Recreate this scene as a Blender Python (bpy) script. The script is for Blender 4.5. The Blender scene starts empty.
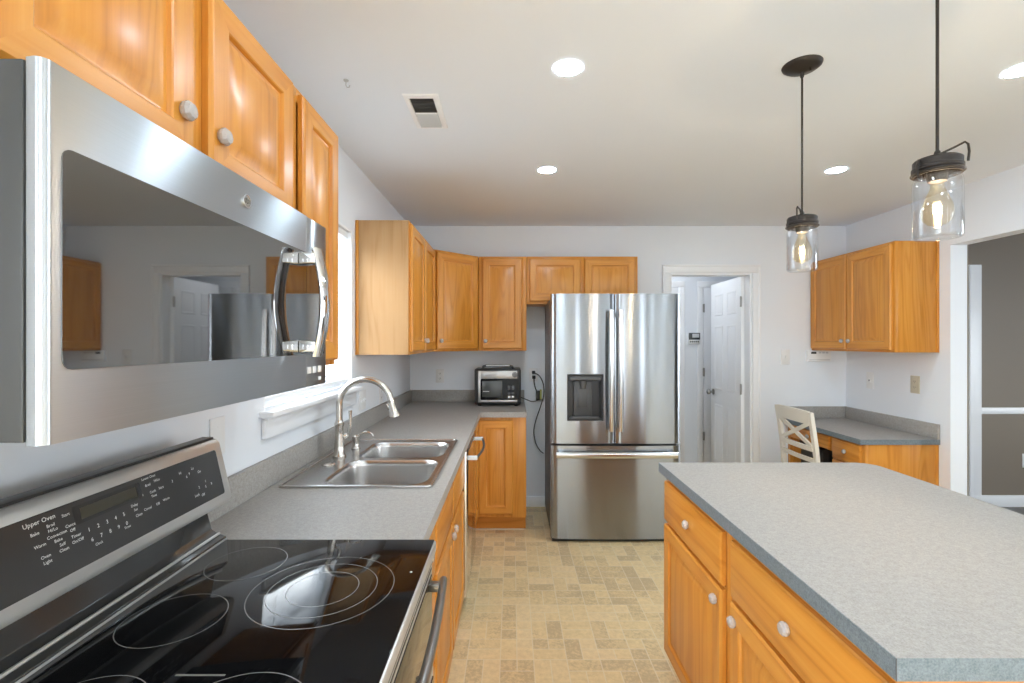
import bpy, bmesh, math, random
from mathutils import Vector, Matrix
PI = math.pi
random.seed(5)
S = bpy.context.scene
COL = S.collection

# ---------------------------------------------------------------- camera, world, exposure
cam_d = bpy.data.cameras.new('camera')
cam_d.sensor_width = 36.0
cam_d.lens = 480.0 / 1024.0 * 36.0
cam_d.clip_start = 0.02
cam = bpy.data.objects.new('camera', cam_d)
COL.objects.link(cam)
cam.location = (0, 0, 1.435)
cam.rotation_euler = (PI / 2, 0, 0)
S.camera = cam

S.view_settings.view_transform = 'Standard'
S.view_settings.look = 'None'
S.view_settings.gamma = 1.0
S.view_settings.use_curve_mapping = False
S.view_settings.exposure = 1.27
try:
    S.cycles.use_denoising = True
    S.cycles.max_bounces = 14
    S.cycles.diffuse_bounces = 6
    S.cycles.glossy_bounces = 6
    S.cycles.transmission_bounces = 10
    S.cycles.transparent_max_bounces = 16
    S.cycles.sample_clamp_indirect = 6.0
    S.cycles.caustics_refractive = False
    S.cycles.caustics_reflective = False
except Exception:
    pass

W = bpy.data.worlds.new('world')
S.world = W
W.use_nodes = True
wb = W.node_tree.nodes['Background']
wb.inputs['Color'].default_value = (0.92, 0.96, 1.0, 1)
wb.inputs['Strength'].default_value = 7.4
# bright sky above the horizon, dimmer ground below it
_tc = W.node_tree.nodes.new('ShaderNodeTexCoord'); _sp = W.node_tree.nodes.new('ShaderNodeSeparateXYZ')
_rp = W.node_tree.nodes.new('ShaderNodeValToRGB')
_rp.color_ramp.elements[0].position = 0.46; _rp.color_ramp.elements[0].color = (0.54, 0.59, 0.66, 1)
_rp.color_ramp.elements[1].position = 0.54; _rp.color_ramp.elements[1].color = (0.92, 0.96, 1.0, 1)
_ma = W.node_tree.nodes.new('ShaderNodeMath'); _ma.operation = 'MULTIPLY_ADD'
_ma.inputs[1].default_value = 0.5; _ma.inputs[2].default_value = 0.5
W.node_tree.links.new(_tc.outputs['Generated'], _sp.inputs[0]); W.node_tree.links.new(_sp.outputs[2], _ma.inputs[0])
W.node_tree.links.new(_ma.outputs[0], _rp.inputs[0]); W.node_tree.links.new(_rp.outputs[0], wb.inputs['Color'])

LENS_STRENGTH = 104.0        # recessed ceiling lamps
BULB_STRENGTH = 40.0

# daylight through the sink window and the added unseen ones (one portal each)
def portal(name, loc, rot, sx, sy):
    l = bpy.data.lights.new(name, 'AREA')
    l.shape = 'RECTANGLE'; l.size = sx; l.size_y = sy
    l.cycles.is_portal = True
    o = bpy.data.objects.new(name, l); COL.objects.link(o)
    o.location = loc; o.rotation_euler = rot
RY = -3.3                      # rear wall behind the camera
portal('daylight_sink_window', (-1.06, 2.185, 1.62), (0, -PI / 2, 0), 0.86, 0.95)
portal('daylight_added_rear_1', (1.11, RY - 0.16, 1.05), (PI / 2, 0, 0), .22, 2.08)
portal('daylight_added_rear_2', (2.43, RY - 0.16, 1.325), (PI / 2, 0, 0), 0.26, 1.55)
portal('daylight_added_dining', (6.36, 1.6, 1.45), (0, PI / 2, 0), 1.4, 1.9)
portal('daylight_added_left', (-1.06, -1.8, 1.05), (0, -PI / 2, 0), 2.08, 2.2)

# ---------------------------------------------------------------- materials
MATS = {}
def newmat(name):
    m = bpy.data.materials.new(name); m.use_nodes = True
    MATS[name] = m
    nt = m.node_tree
    return m, nt, nt.nodes['Principled BSDF']
def simple(name, col, rough=0.5, metal=0.0, **kw):
    m, nt, b = newmat(name)
    b.inputs['Base Color'].default_value = (*col, 1)
    b.inputs['Roughness'].default_value = rough
    b.inputs['Metallic'].default_value = metal
    for k, v in kw.items():
        b.inputs[k.replace('_', ' ')].default_value = v
    return m
def N(nt, t, **kw):
    n = nt.nodes.new(t)
    for k, v in kw.items():
        setattr(n, k, v)
    return n
def mathn(nt, op, a, b=None, c=None):
    n = N(nt, 'ShaderNodeMath', operation=op)
    for i, v in enumerate((a, b, c)):
        if v is None: continue
        if isinstance(v, (int, float)): n.inputs[i].default_value = v
        else: nt.links.new(v, n.inputs[i])
    return n.outputs[0]
def ramp(nt, fac, stops):
    r = N(nt, 'ShaderNodeValToRGB')
    while len(r.color_ramp.elements) < len(stops): r.color_ramp.elements.new(0.5)
    for e, (p, c) in zip(r.color_ramp.elements, stops):
        e.position = p; e.color = (*c, 1)
    nt.links.new(fac, r.inputs[0])
    return r.outputs[0]
def bump(nt, b, h, strength, dist=0.01):
    n = N(nt, 'ShaderNodeBump'); n.inputs['Strength'].default_value = strength
    n.inputs['Distance'].default_value = dist
    nt.links.new(h, n.inputs['Height']); nt.links.new(n.outputs[0], b.inputs['Normal'])
def noise(nt, vec, scale, detail=2.0, rough=0.5, dist=0.0):
    n = N(nt, 'ShaderNodeTexNoise')
    n.inputs['Scale'].default_value = scale; n.inputs['Detail'].default_value = detail
    n.inputs['Roughness'].default_value = rough; n.inputs['Distortion'].default_value = dist
    nt.links.new(vec, n.inputs['Vector'])
    return n.outputs['Fac']
def painted(name, col, rough=0.6, bstr=0.04, scale=220):
    m, nt, b = newmat(name)
    b.inputs['Roughness'].default_value = rough
    tc = N(nt, 'ShaderNodeTexCoord')
    n1 = noise(nt, tc.outputs['Object'], 1.3, 3)
    c = ramp(nt, n1, [(0.3, tuple(x * 0.975 for x in col)), (0.7, col)])
    nt.links.new(c, b.inputs['Base Color'])
    bump(nt, b, noise(nt, tc.outputs['Object'], scale, 2), bstr, 0.002)
    return m

painted('wall_paint', (0.79, 0.82, 0.865))
painted('ceiling_paint', (0.80, 0.845, 0.91), 0.75)
painted('greige_paint', (0.205, 0.168, 0.130))
simple('trim_white', (0.84, 0.85, 0.87), 0.35)
simple('door_white', (0.82, 0.83, 0.85), 0.4)
simple('vinyl_white', (0.86, 0.88, 0.9), 0.35)
simple('cream_paint', (0.72, 0.68, 0.60), 0.4)
simple('plate_white', (0.80, 0.80, 0.80), 0.35)
simple('plate_beige', (0.55, 0.49, 0.37), 0.4)
simple('plate_slot', (0.08, 0.08, 0.08), 0.5)
simple('black_plastic', (0.018, 0.018, 0.019), 0.35)
simple('charcoal_plastic', (0.055, 0.056, 0.058), 0.38)
simple('dark_grey_metal', (0.13, 0.13, 0.135), 0.4, 0.6)
simple('black_glass', (0.004, 0.004, 0.0045), 0.05, 0.0, Specular_IOR_Level=0.16)
simple('panel_glass', (0.035, 0.034, 0.033), 0.16, 0.0)
simple('microwave_glass', (0.27, 0.265, 0.26), 0.025, 0.97)
simple('burner_print', (0.16, 0.155, 0.15), 0.35)
simple('label_print', (0.72, 0.72, 0.70), 0.5)
simple('grey_print', (0.25, 0.25, 0.24), 0.5)
simple('toaster_steel', (0.42, 0.41, 0.40), 0.38, 0.9)
simple('chrome', (0.86, 0.86, 0.87), 0.06, 1.0)
simple('nickel', (0.62, 0.585, 0.54), 0.22, 1.0)
simple('handle_steel', (0.60, 0.60, 0.60), 0.20, 1.0)
simple('bronze', (0.045, 0.038, 0.033), 0.42, 0.7)
simple('rusty_bronze', (0.022, 0.016, 0.013), 0.5, 0.3)
simple('cord_black', (0.02, 0.02, 0.02), 0.5)
simple('adapter_yellow', (0.42, 0.40, 0.10), 0.5)
simple('vent_dark', (0.10, 0.10, 0.105), 0.6)
simple('vent_grey', (0.52, 0.53, 0.54), 0.6)
simple('display_dim', (0.040, 0.038, 0.024), 0.3)
simple('dark_fabric', (0.06, 0.055, 0.05), 0.8)
simple('hinge_metal', (0.28, 0.27, 0.25), 0.35, 0.9)
simple('shoe_strip', (0.66, 0.56, 0.44), 0.5)
simple('lcd_dark', (0.05, 0.055, 0.055), 0.25)

def emis(name, col, s):
    m, nt, b = newmat(name)
    b.inputs['Base Color'].default_value = (0.9, 0.9, 0.9, 1)
    b.inputs['Emission Color'].default_value = (*col, 1)
    b.inputs['Emission Strength'].default_value = s
emis('lamp_lens', (0.72, 0.88, 1.0), LENS_STRENGTH)
emis('filament', (1.0, 0.80, 0.50), BULB_STRENGTH)
emis('hall_lens', (0.93, 0.97, 1.0), 10.5)

def glassmat(name, col=(1, 1, 1), rough=0.0, ior=1.45):
    m, nt, b = newmat(name)
    b.inputs['Base Color'].default_value = (*col, 1)
    b.inputs['Roughness'].default_value = rough
    b.inputs['IOR'].default_value = ior
    b.inputs['Transmission Weight'].default_value = 1.0
glassmat('clear_glass', (0.97, 0.98, 0.98))
glassmat('crystal', (1, 0.97, 0.94), 0.03, 1.52)
MATS['crystal'].node_tree.nodes['Principled BSDF'].inputs['Transmission Weight'].default_value = 0.6
MATS['crystal'].node_tree.nodes['Principled BSDF'].inputs['Base Color'].default_value = (1.0, .96, .93, 1)
def thin_glass(name, tint, refl=0.08):
    m, nt, b = newmat(name)
    nt.nodes.remove(b)
    out = nt.nodes['Material Output']
    tr = N(nt, 'ShaderNodeBsdfTransparent'); tr.inputs[0].default_value = (*tint, 1)
    gl = N(nt, 'ShaderNodeBsdfGlossy'); gl.inputs['Roughness'].default_value = 0.02
    lw = N(nt, 'ShaderNodeLayerWeight'); lw.inputs[0].default_value = 0.25
    f = mathn(nt, 'MULTIPLY_ADD', lw.outputs['Facing'], 0.75, refl * 0.3)
    f = mathn(nt, 'MULTIPLY', f, f)
    f = mathn(nt, 'ADD', f, refl * 0.4)
    mx = N(nt, 'ShaderNodeMixShader')
    nt.links.new(f, mx.inputs[0]); nt.links.new(tr.outputs[0], mx.inputs[1]); nt.links.new(gl.outputs[0], mx.inputs[2])
    nt.links.new(mx.outputs[0], out.inputs[0])
thin_glass('window_glass', (0.97, 0.985, 0.985))
thin_glass('jar_glass', (0.94, 0.95, 0.96), 0.16)
thin_glass('bulb_glass', (1.0, 0.91, 0.74), 0.10)

def steel(name, col, rough, aniso=0.75, wav=0.0):
    m, nt, b = newmat(name)
    b.inputs['Metallic'].default_value = 1.0
    b.inputs['Anisotropic'].default_value = aniso
    tc = N(nt, 'ShaderNodeTexCoord')
    mp = N(nt, 'ShaderNodeMapping'); mp.inputs['Scale'].default_value = (3, 3, 900)
    nt.links.new(tc.outputs['Object'], mp.inputs['Vector'])
    n1 = noise(nt, mp.outputs[0], 1.0, 2)
    c = ramp(nt, n1, [(0.2, tuple(x * 0.93 for x in col)), (0.8, col)])
    nt.links.new(c, b.inputs['Base Color'])
    b.inputs['Roughness'].default_value = rough
    t = N(nt, 'ShaderNodeCombineXYZ'); t.inputs[2].default_value = 1.0
    nt.links.new(t.outputs[0], b.inputs['Tangent'])
    if wav:
        mp2 = N(nt, 'ShaderNodeMapping'); mp2.inputs['Scale'].default_value = (9, 9, 1.3)
        nt.links.new(tc.outputs['Object'], mp2.inputs['Vector'])
        bump(nt, b, noise(nt, mp2.outputs[0], 1.0, 1), wav, 0.01)
steel('fridge_steel', (0.315, 0.33, 0.35), 0.21, 1.0, 0.025)
simple('dishwasher_steel', (0.72, 0.71, 0.70), 0.10, 1.0)
steel('microwave_steel', (0.53, 0.555, 0.585), 0.30, 0.95)
simple('range_steel', (0.60, 0.59, 0.57), 0.33, 0.6)
simple('range_handle', (0.34, 0.32, 0.30), 0.3, 1.0)
simple('oven_glass', (0.10, 0.097, 0.092), 0.06, 0.85)
simple('panel_dark', (0.022, 0.021, 0.020), 0.16)
simple('sink_steel', (0.50, 0.49, 0.48), 0.27, 1.0)
simple('fridge_side', (0.21, 0.21, 0.215), 0.45, 0.3)

def oak(name, axis, stops=((0.30, (0.66, 0.30, 0.055)), (0.58, (0.60, 0.24, 0.034)), (0.92, (0.44, 0.155, 0.018)))):
    m, nt, b = newmat(name)
    tc = N(nt, 'ShaderNodeTexCoord'); oi = N(nt, 'ShaderNodeObjectInfo')
    off = N(nt, 'ShaderNodeVectorMath', operation='SCALE'); off.inputs[0].default_value = (7.3, 5.1, 9.7)
    nt.links.new(oi.outputs['Random'], off.inputs['Scale'])
    ad = N(nt, 'ShaderNodeVectorMath', operation='ADD')
    nt.links.new(tc.outputs['Object'], ad.inputs[0]); nt.links.new(off.outputs[0], ad.inputs[1])
    def stretched(across, along):
        mp = N(nt, 'ShaderNodeMapping')
        s = [across] * 3; s['xyz'.index(axis)] = along
        mp.inputs['Scale'].default_value = s
        nt.links.new(ad.outputs[0], mp.inputs['Vector'])
        return mp.outputs[0]
    broad = noise(nt, stretched(7.0, 0.55), 1.0, 2, 0.5, 0.4)
    ring = mathn(nt, 'SINE', mathn(nt, 'MULTIPLY', broad, 62.0))
    ring = mathn(nt, 'MULTIPLY_ADD', ring, 0.5, 0.5)
    ring = mathn(nt, 'POWER', ring, 2.2)
    pores = noise(nt, stretched(210.0, 5.0), 1.0, 3, 0.6)
    fibre = noise(nt, stretched(45.0, 1.2), 1.0, 3, 0.55)
    v = mathn(nt, 'MULTIPLY_ADD', ring, 0.22, mathn(nt, 'MULTIPLY', fibre, 0.62))
    v = mathn(nt, 'ADD', v, mathn(nt, 'MULTIPLY', pores, 0.30))
    c = ramp(nt, v, stops)
    nt.links.new(c, b.inputs['Base Color'])
    b.inputs['Roughness'].default_value = 0.34
    b.inputs['Coat Weight'].default_value = 0.12
    b.inputs['Specular IOR Level'].default_value = 0.38
    b.inputs['Coat Roughness'].default_value = 0.18
    bump(nt, b, v, 0.05, 0.002)
for a in 'xyz': oak('oak_' + a, a)
oak('pale_oak', 'z', ((0.30, (0.48, 0.295, 0.145)), (0.58, (0.455, 0.265, 0.122)), (0.92, (0.37, 0.195, 0.078))))  # same oak grain in paler tones, for one end panel
_pv = MATS['pale_oak'].node_tree.nodes['Principled BSDF']
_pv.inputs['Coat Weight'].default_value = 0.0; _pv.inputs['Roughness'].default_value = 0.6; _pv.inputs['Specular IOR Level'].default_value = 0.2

def laminate(name, lo, hi):
    m, nt, b = newmat(name)
    tc = N(nt, 'ShaderNodeTexCoord')
    n1 = noise(nt, tc.outputs['Object'], 260, 2, 0.7)
    n2 = noise(nt, tc.outputs['Object'], 90, 2, 0.6)
    v = mathn(nt, 'MULTIPLY_ADD', n1, 0.65, mathn(nt, 'MULTIPLY', n2, 0.35))
    c = ramp(nt, v, [(0.36, lo), (0.64, hi)])
    nt.links.new(c, b.inputs['Base Color'])
    b.inputs['Roughness'].default_value = 0.5
    b.inputs['Specular IOR Level'].default_value = 0.35
laminate('laminate', (0.275, 0.258, 0.240), (0.405, 0.384, 0.360))
laminate('laminate_edge', (0.115, 0.145, 0.165), (0.205, 0.24, 0.262))
simple('seam_dark', (0.07, 0.07, 0.075), 0.5)

def vinyl_floor():
    m, nt, b = newmat('vinyl_floor')
    tc = N(nt, 'ShaderNodeTexCoord')
    sep = N(nt, 'ShaderNodeSeparateXYZ'); nt.links.new(tc.outputs['Object'], sep.inputs[0])
    cell = 0.150
    u = mathn(nt, 'DIVIDE', sep.outputs[0], cell); v = mathn(nt, 'DIVIDE', sep.outputs[1], cell)
    cu = mathn(nt, 'FLOOR', u); cv = mathn(nt, 'FLOOR', v)
    fu = mathn(nt, 'SUBTRACT', u, cu); fv = mathn(nt, 'SUBTRACT', v, cv)
    def wn(x, y, z):
        cb = N(nt, 'ShaderNodeCombineXYZ')
        for i, q in enumerate((x, y, z)):
            if isinstance(q, (int, float)): cb.inputs[i].default_value = q
            else: nt.links.new(q, cb.inputs[i])
        w = N(nt, 'ShaderNodeTexWhiteNoise', noise_dimensions='3D')
        nt.links.new(cb.outputs[0], w.inputs['Vector'])
        return w.outputs['Value']
    par = mathn(nt, 'FLOORED_MODULO', mathn(nt, 'ADD', cu, cv), 2.0)
    flip = mathn(nt, 'LESS_THAN', wn(cu, cv, 3.0), 0.15)
    ori = mathn(nt, 'ABSOLUTE', mathn(nt, 'SUBTRACT', par, flip))
    # ori = 1: two upright tiles; 0: two lying tiles
    a = N(nt, 'ShaderNodeMix'); nt.links.new(ori, a.inputs[0]); nt.links.new(fv, a.inputs[2]); nt.links.new(fu, a.inputs[3])
    l = N(nt, 'ShaderNodeMix'); nt.links.new(ori, l.inputs[0]); nt.links.new(fu, l.inputs[2]); nt.links.new(fv, l.inputs[3])
    across = a.outputs[0]; along = l.outputs[0]
    a2 = mathn(nt, 'MULTIPLY', across, 2.0)
    half = mathn(nt, 'FLOOR', a2); fa = mathn(nt, 'SUBTRACT', a2, half)
    split = mathn(nt, 'LESS_THAN', wn(cu, cv, mathn(nt, 'ADD', half, 20.0)), 0.22)
    l2 = mathn(nt, 'MULTIPLY', along, 2.0)
    lf = mathn(nt, 'MULTIPLY', mathn(nt, 'FLOOR', l2), split)
    fl2 = mathn(nt, 'SUBTRACT', l2, mathn(nt, 'FLOOR', l2))
    def edge(f, w):
        d = mathn(nt, 'MINIMUM', f, mathn(nt, 'SUBTRACT', 1.0, f))
        return mathn(nt, 'LESS_THAN', d, w)
    g = mathn(nt, 'MAXIMUM', edge(fa, 0.030), edge(along, 0.015))
    g = mathn(nt, 'MAXIMUM', g, mathn(nt, 'MULTIPLY', split, edge(fl2, 0.030)))
    rid = wn(cu, cv, mathn(nt, 'ADD', mathn(nt, 'MULTIPLY', half, 2.0), lf))
    mott = noise(nt, tc.outputs['Object'], 38, 5, 0.7)
    big = noise(nt, tc.outputs['Object'], 7, 3, 0.6)
    base = ramp(nt, rid, [(0.0, (0.79, 0.60, 0.33)), (0.3, (0.82, 0.63, 0.34)), (0.7, (0.85, 0.66, 0.36)), (1.0, (0.88, 0.69, 0.405))])
    fine = noise(nt, tc.outputs['Object'], 75, 4, 0.75)
    patch = mathn(nt, 'SUBTRACT', mathn(nt, 'MULTIPLY_ADD', big, 0.55, fine), mathn(nt, 'MULTIPLY_ADD', rid, 0.36, 0.585))
    sm = N(nt, 'ShaderNodeMapRange', interpolation_type='SMOOTHSTEP')
    sm.inputs[1].default_value = 0.0; sm.inputs[2].default_value = 0.22
    nt.links.new(patch, sm.inputs[0])
    dark = sm.outputs[0]
    mott_f = ramp(nt, mott, [(0.3, (0.86, 0.85, 0.84)), (0.7, (1.06, 1.055, 1.05))])
    mul = N(nt, 'ShaderNodeMix', data_type='RGBA', blend_type='MULTIPLY'); mul.inputs[0].default_value = 1.0
    nt.links.new(base, mul.inputs[6]); nt.links.new(mott_f, mul.inputs[7])
    dk = N(nt, 'ShaderNodeMix', data_type='RGBA'); nt.links.new(mathn(nt, 'MULTIPLY', dark, 0.46), dk.inputs[0])
    nt.links.new(mul.outputs[2], dk.inputs[6]); dk.inputs[7].default_value = (0.44, 0.32, 0.19, 1)
    gr = N(nt, 'ShaderNodeMix', data_type='RGBA'); nt.links.new(mathn(nt, 'MULTIPLY', g, 0.75), gr.inputs[0])
    nt.links.new(dk.outputs[2], gr.inputs[6]); gr.inputs[7].default_value = (0.84, 0.72, 0.52, 1)
    nt.links.new(gr.outputs[2], b.inputs['Base Color'])
    b.inputs['Roughness'].default_value = 0.42
    bump(nt, b, mathn(nt, 'SUBTRACT', mott, mathn(nt, 'MULTIPLY', g, 0.6)), 0.12, 0.002)
vinyl_floor()
def dark_floor():
    m, nt, b = newmat('dark_wood_floor')
    tc = N(nt, 'ShaderNodeTexCoord')
    mp = N(nt, 'ShaderNodeMapping'); mp.inputs['Scale'].default_value = (9, 0.8, 1)
    nt.links.new(tc.outputs['Object'], mp.inputs['Vector'])
    c = ramp(nt, noise(nt, mp.outputs[0], 3, 4), [(0.3, (0.06, 0.052, 0.046)), (0.7, (0.13, 0.115, 0.10))])
    nt.links.new(c, b.inputs['Base Color']); b.inputs['Roughness'].default_value = 0.4
dark_floor()

# ---------------------------------------------------------------- mesh helpers
OFF = {}                        # origin of every object in its own building frame
class MB:
    def __init__(self):
        self.bm = bmesh.new(); self.mats = []
    def mi(self, m):
        if m not in self.mats: self.mats.append(m)
        return self.mats.index(m)
    def _merge(self, tmp, mat, M=None):
        if mat is not None:
            i = self.mi(mat)
            for f in tmp.faces: f.material_index = i
        if M is not None: bmesh.ops.transform(tmp, matrix=M, verts=tmp.verts)
        me = bpy.data.meshes.new('tmp'); tmp.to_mesh(me); tmp.free()
        self.bm.from_mesh(me); bpy.data.meshes.remove(me)
    def box(self, x0, x1, y0, y1, z0, z1, mat, bev=0.0, seg=2, M=None):
        t = bmesh.new()
        bmesh.ops.create_cube(t, size=1.0)
        for v in t.verts:
            v.co = Vector((x0 + (v.co.x + .5) * (x1 - x0), y0 + (v.co.y + .5) * (y1 - y0), z0 + (v.co.z + .5) * (z1 - z0)))
        if bev: bmesh.ops.bevel(t, geom=t.edges[:], offset=bev, segments=seg, affect='EDGES', profile=0.5)
        self._merge(t, mat, M); return self
    def prism(self, poly, z0, z1, mat, bev=0.0, seg=2, M=None, holes=()):
        """polygon in XY extruded in z; holes are polygons"""
        t = bmesh.new()
        loops = [list(poly)] + [list(h) for h in holes]
        if not holes:
            vs = [t.verts.new((x, y, z0)) for x, y in loops[0]]
            f = t.faces.new(vs)
            r = bmesh.ops.extrude_face_region(t, geom=[f])
            for e in r['geom']:
                if isinstance(e, bmesh.types.BMVert): e.co.z = z1
        else:
            for z in (z0, z1):
                es = []
                for lp in loops:
                    vs = [t.verts.new((x, y, z)) for x, y in lp]
                    es += [t.edges.new((vs[i], vs[(i + 1) % len(vs)])) for i in range(len(vs))]
                bmesh.ops.triangle_fill(t, edges=es, use_beauty=True)
            t.verts.ensure_lookup_table()
            n = len(t.verts) // 2; k = 0
            for lp in loops:
                m = len(lp)
                for i in range(m):
                    a, b_ = k + i, k + (i + 1) % m
                    t.faces.new((t.verts[a], t.verts[b_], t.verts[n + b_], t.verts[n + a]))
                k += m
        bmesh.ops.recalc_face_normals(t, faces=t.faces[:])
        if bev:
            es = [e for e in t.edges if len(e.link_faces) == 2 and e.calc_face_angle(0) > 0.6]
            bmesh.ops.bevel(t, geom=es, offset=bev, segments=seg, affect='EDGES', profile=0.5)
        self._merge(t, mat, M); return self
    def lathe(self, prof, mat, seg=24, M=None):
        t = bmesh.new(); rings = []
        for r, z in prof:
            if r <= 1e-6: rings.append([t.verts.new((0, 0, z))])
            else: rings.append([t.verts.new((r * math.cos(2 * PI * i / seg), r * math.sin(2 * PI * i / seg), z)) for i in range(seg)])
        for a, b_ in zip(rings, rings[1:]):
            for i in range(seg):
                j = (i + 1) % seg
                if len(a) == 1 and len(b_) == 1: continue
                if len(a) == 1: t.faces.new((a[0], b_[i], b_[j]))
                elif len(b_) == 1: t.faces.new((a[i], a[j], b_[0]))
                else: t.faces.new((a[i], a[j], b_[j], b_[i]))
        bmesh.ops.recalc_face_normals(t, faces=t.faces[:])
        self._merge(t, mat, M); return self
    def tube(self, pts, r, mat, seg=10, radii=None, flat=1.0, caps=True, closed=False):
        pts = [Vector(p) for p in pts]; t = bmesh.new(); rings = []
        n = len(pts); up = None
        for i, p in enumerate(pts):
            if closed: d = (pts[(i + 1) % n] - pts[i - 1])
            else: d = (pts[min(i + 1, n - 1)] - pts[max(i - 1, 0)])
            d.normalize()
            if up is None:
                up = Vector((0, 0, 1)) if abs(d.z) < 0.9 else Vector((0, 1, 0))
            x = d.cross(up)
            if x.length < 1e-4: x = d.cross(Vector((1, 0, 0)))
            x.normalize(); y = x.cross(d).normalized(); up = y
            rr = radii[i] if radii else r
            rings.append([t.verts.new(p + x * rr * math.cos(2 * PI * k / seg) + y * rr * flat * math.sin(2 * PI * k / seg)) for k in range(seg)])
        m = n if closed else n - 1
        for i in range(m):
            a, b_ = rings[i], rings[(i + 1) % n]
            for k in range(seg):
                j = (k + 1) % seg
                t.faces.new((a[k], a[j], b_[j], b_[k]))
        if caps and not closed:
            t.faces.new(rings[0][::-1]); t.faces.new(rings[-1])
        bmesh.ops.recalc_face_normals(t, faces=t.faces[:])
        self._merge(t, mat); return self
    def text(self, s, size, M, mat, align='CENTER', ext=0.0):
        cu = bpy.data.curves.new('tmp', 'FONT'); cu.body = s; cu.size = size
        cu.align_x = align; cu.align_y = 'CENTER'; cu.resolution_u = 2; cu.extrude = ext
        o = bpy.data.objects.new('tmp', cu); COL.objects.link(o)
        me = bpy.data.meshes.new_from_object(o)
        t = bmesh.new(); t.from_mesh(me)
        bpy.data.objects.remove(o); bpy.data.curves.remove(cu); bpy.data.meshes.remove(me)
        self._merge(t, mat, M); return self
    def loft(self, rings, mats, cap_last=None, cap_first=None):
        """rings of equal vertex count, mats(i_ring, k_side) -> material"""
        t = bmesh.new(); R = [[t.verts.new(p) for p in r] for r in rings]
        n = len(rings[0])
        for i in range(len(R) - 1):
            for k in range(n):
                j = (k + 1) % n
                f = t.faces.new((R[i][k], R[i][j], R[i + 1][j], R[i + 1][k]))
                f.material_index = self.mi(mats(i, k) if callable(mats) else mats)
        if cap_last: t.faces.new(R[-1]).material_index = self.mi(cap_last)
        if cap_first: t.faces.new(R[0][::-1]).material_index = self.mi(cap_first)
        bmesh.ops.recalc_face_normals(t, faces=t.faces[:])
        self._merge(t, None); return self
    def build(self, name, parent=None, origin=None, rotz=0.0, smooth=True, angle=38):
        me = bpy.data.meshes.new(name)
        if origin is None:
            if len(self.bm.verts):
                xs = [v.co for v in self.bm.verts]
                origin = Vector([(min(c[i] for c in xs) + max(c[i] for c in xs)) / 2 for i in range(3)])
            else: origin = Vector((0, 0, 0))
        origin = Vector(origin)
        bmesh.ops.translate(self.bm, verts=self.bm.verts, vec=-origin)
        self.bm.to_mesh(me); self.bm.free()
        for m in self.mats: me.materials.append(MATS[m])
        if smooth:
            me.shade_smooth(); me.set_sharp_from_angle(angle=math.radians(angle))
        o = bpy.data.objects.new(name, me); COL.objects.link(o)
        OFF[o.name] = origin
        if parent is not None:
            o.parent = parent
            o.location = origin - OFF[parent.name]
        else: o.location = origin
        return o

def tag(o, label, cat, group=None):
    o['label'] = label; o['category'] = cat
    if group: o['group'] = group
    return o
def thing(name, label, cat, loc, rotz=0.0, group=None, local=False):
    o = bpy.data.objects.new(name, None); COL.objects.link(o)
    o.empty_display_size = 0.05
    o.location = loc; o.rotation_euler = (0, 0, rotz)
    OFF[o.name] = Vector((0, 0, 0)) if local else Vector(loc)
    return tag(o, label, cat, group)
def struct(o):
    o['kind'] = 'structure'; return o
def sroot(name, loc):
    o = bpy.data.objects.new(name, None); COL.objects.link(o); o.location = loc
    OFF[o.name] = Vector(loc); return struct(o)
def sbox(name, *a, mat, bev=0.0):
    return struct(MB().box(*a, mat, bev).build(name))
def T(x, y, z): return Matrix.Translation((x, y, z))
def RX(a): return Matrix.Rotation(a, 4, 'X')
def RYm(a): return Matrix.Rotation(a, 4, 'Y')
def RZ(a): return Matrix.Rotation(a, 4, 'Z')
def rrect(x0, x1, y0, y1, r, n=6):
    p = []
    for cx, cy, a0 in ((x1 - r, y1 - r, 0), (x0 + r, y1 - r, PI / 2), (x0 + r, y0 + r, PI), (x1 - r, y0 + r, 1.5 * PI)):
        for i in range(n + 1):
            a = a0 + PI / 2 * i / n
            p.append((cx + r * math.cos(a), cy + r * math.sin(a)))
    return p
def arc(cx, cz, r, a0, a1, n=12):
    return [(cx + r * math.cos(a0 + (a1 - a0) * i / n), cz + r * math.sin(a0 + (a1 - a0) * i / n)) for i in range(n + 1)]

# ---------------------------------------------------------------- the room
XL, XR, YB, H = -0.885, 2.905, 4.174, 2.44
HY0, HY1 = YB + 0.11, 5.28          # small hall behind the back wall
DX0, DX1 = 3.015, 6.2               # dining room behind the right wall
sbox('floor', -1.02, DX0, RY - 0.15, HY1 + 0.1, -0.10, 0.0, mat='vinyl_floor')
struct(MB().box(DX0, DX1 + .15, RY - .15, YB + 0.11, -0.10, 0.0, 'dark_wood_floor').build('floor_dining'))
sbox('ceiling', -1.02, DX1 + 0.15, RY - 0.15, HY1 + 0.1, H, H + 0.1, mat='ceiling_paint')
# left wall with the window over the sink
WY0, WY1, WZ0, WZ1 = 1.71, 2.66, 1.188, 2.05
b = MB()
LPY0, LPY1, LPZ = -2.9, -0.7, 2.10  # opening for the unseen window added as fill light
b.box(XL - .14, XL, RY - .15, LPY0, 0, H, 'wall_paint'); b.box(XL - .14, XL, LPY1, WY0, 0, H, 'wall_paint'); b.box(XL - .14, XL, LPY0, LPY1, LPZ, H, 'wall_paint')
b.box(XL - .14, XL, WY1, HY0, 0, H, 'wall_paint')
b.box(XL - .14, XL, WY0, WY1, 0, WZ0 - .02, 'wall_paint')
b.box(XL - .14, XL, WY0, WY1, WZ1, H, 'wall_paint')
struct(b.build('wall_left', smooth=False))
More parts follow.
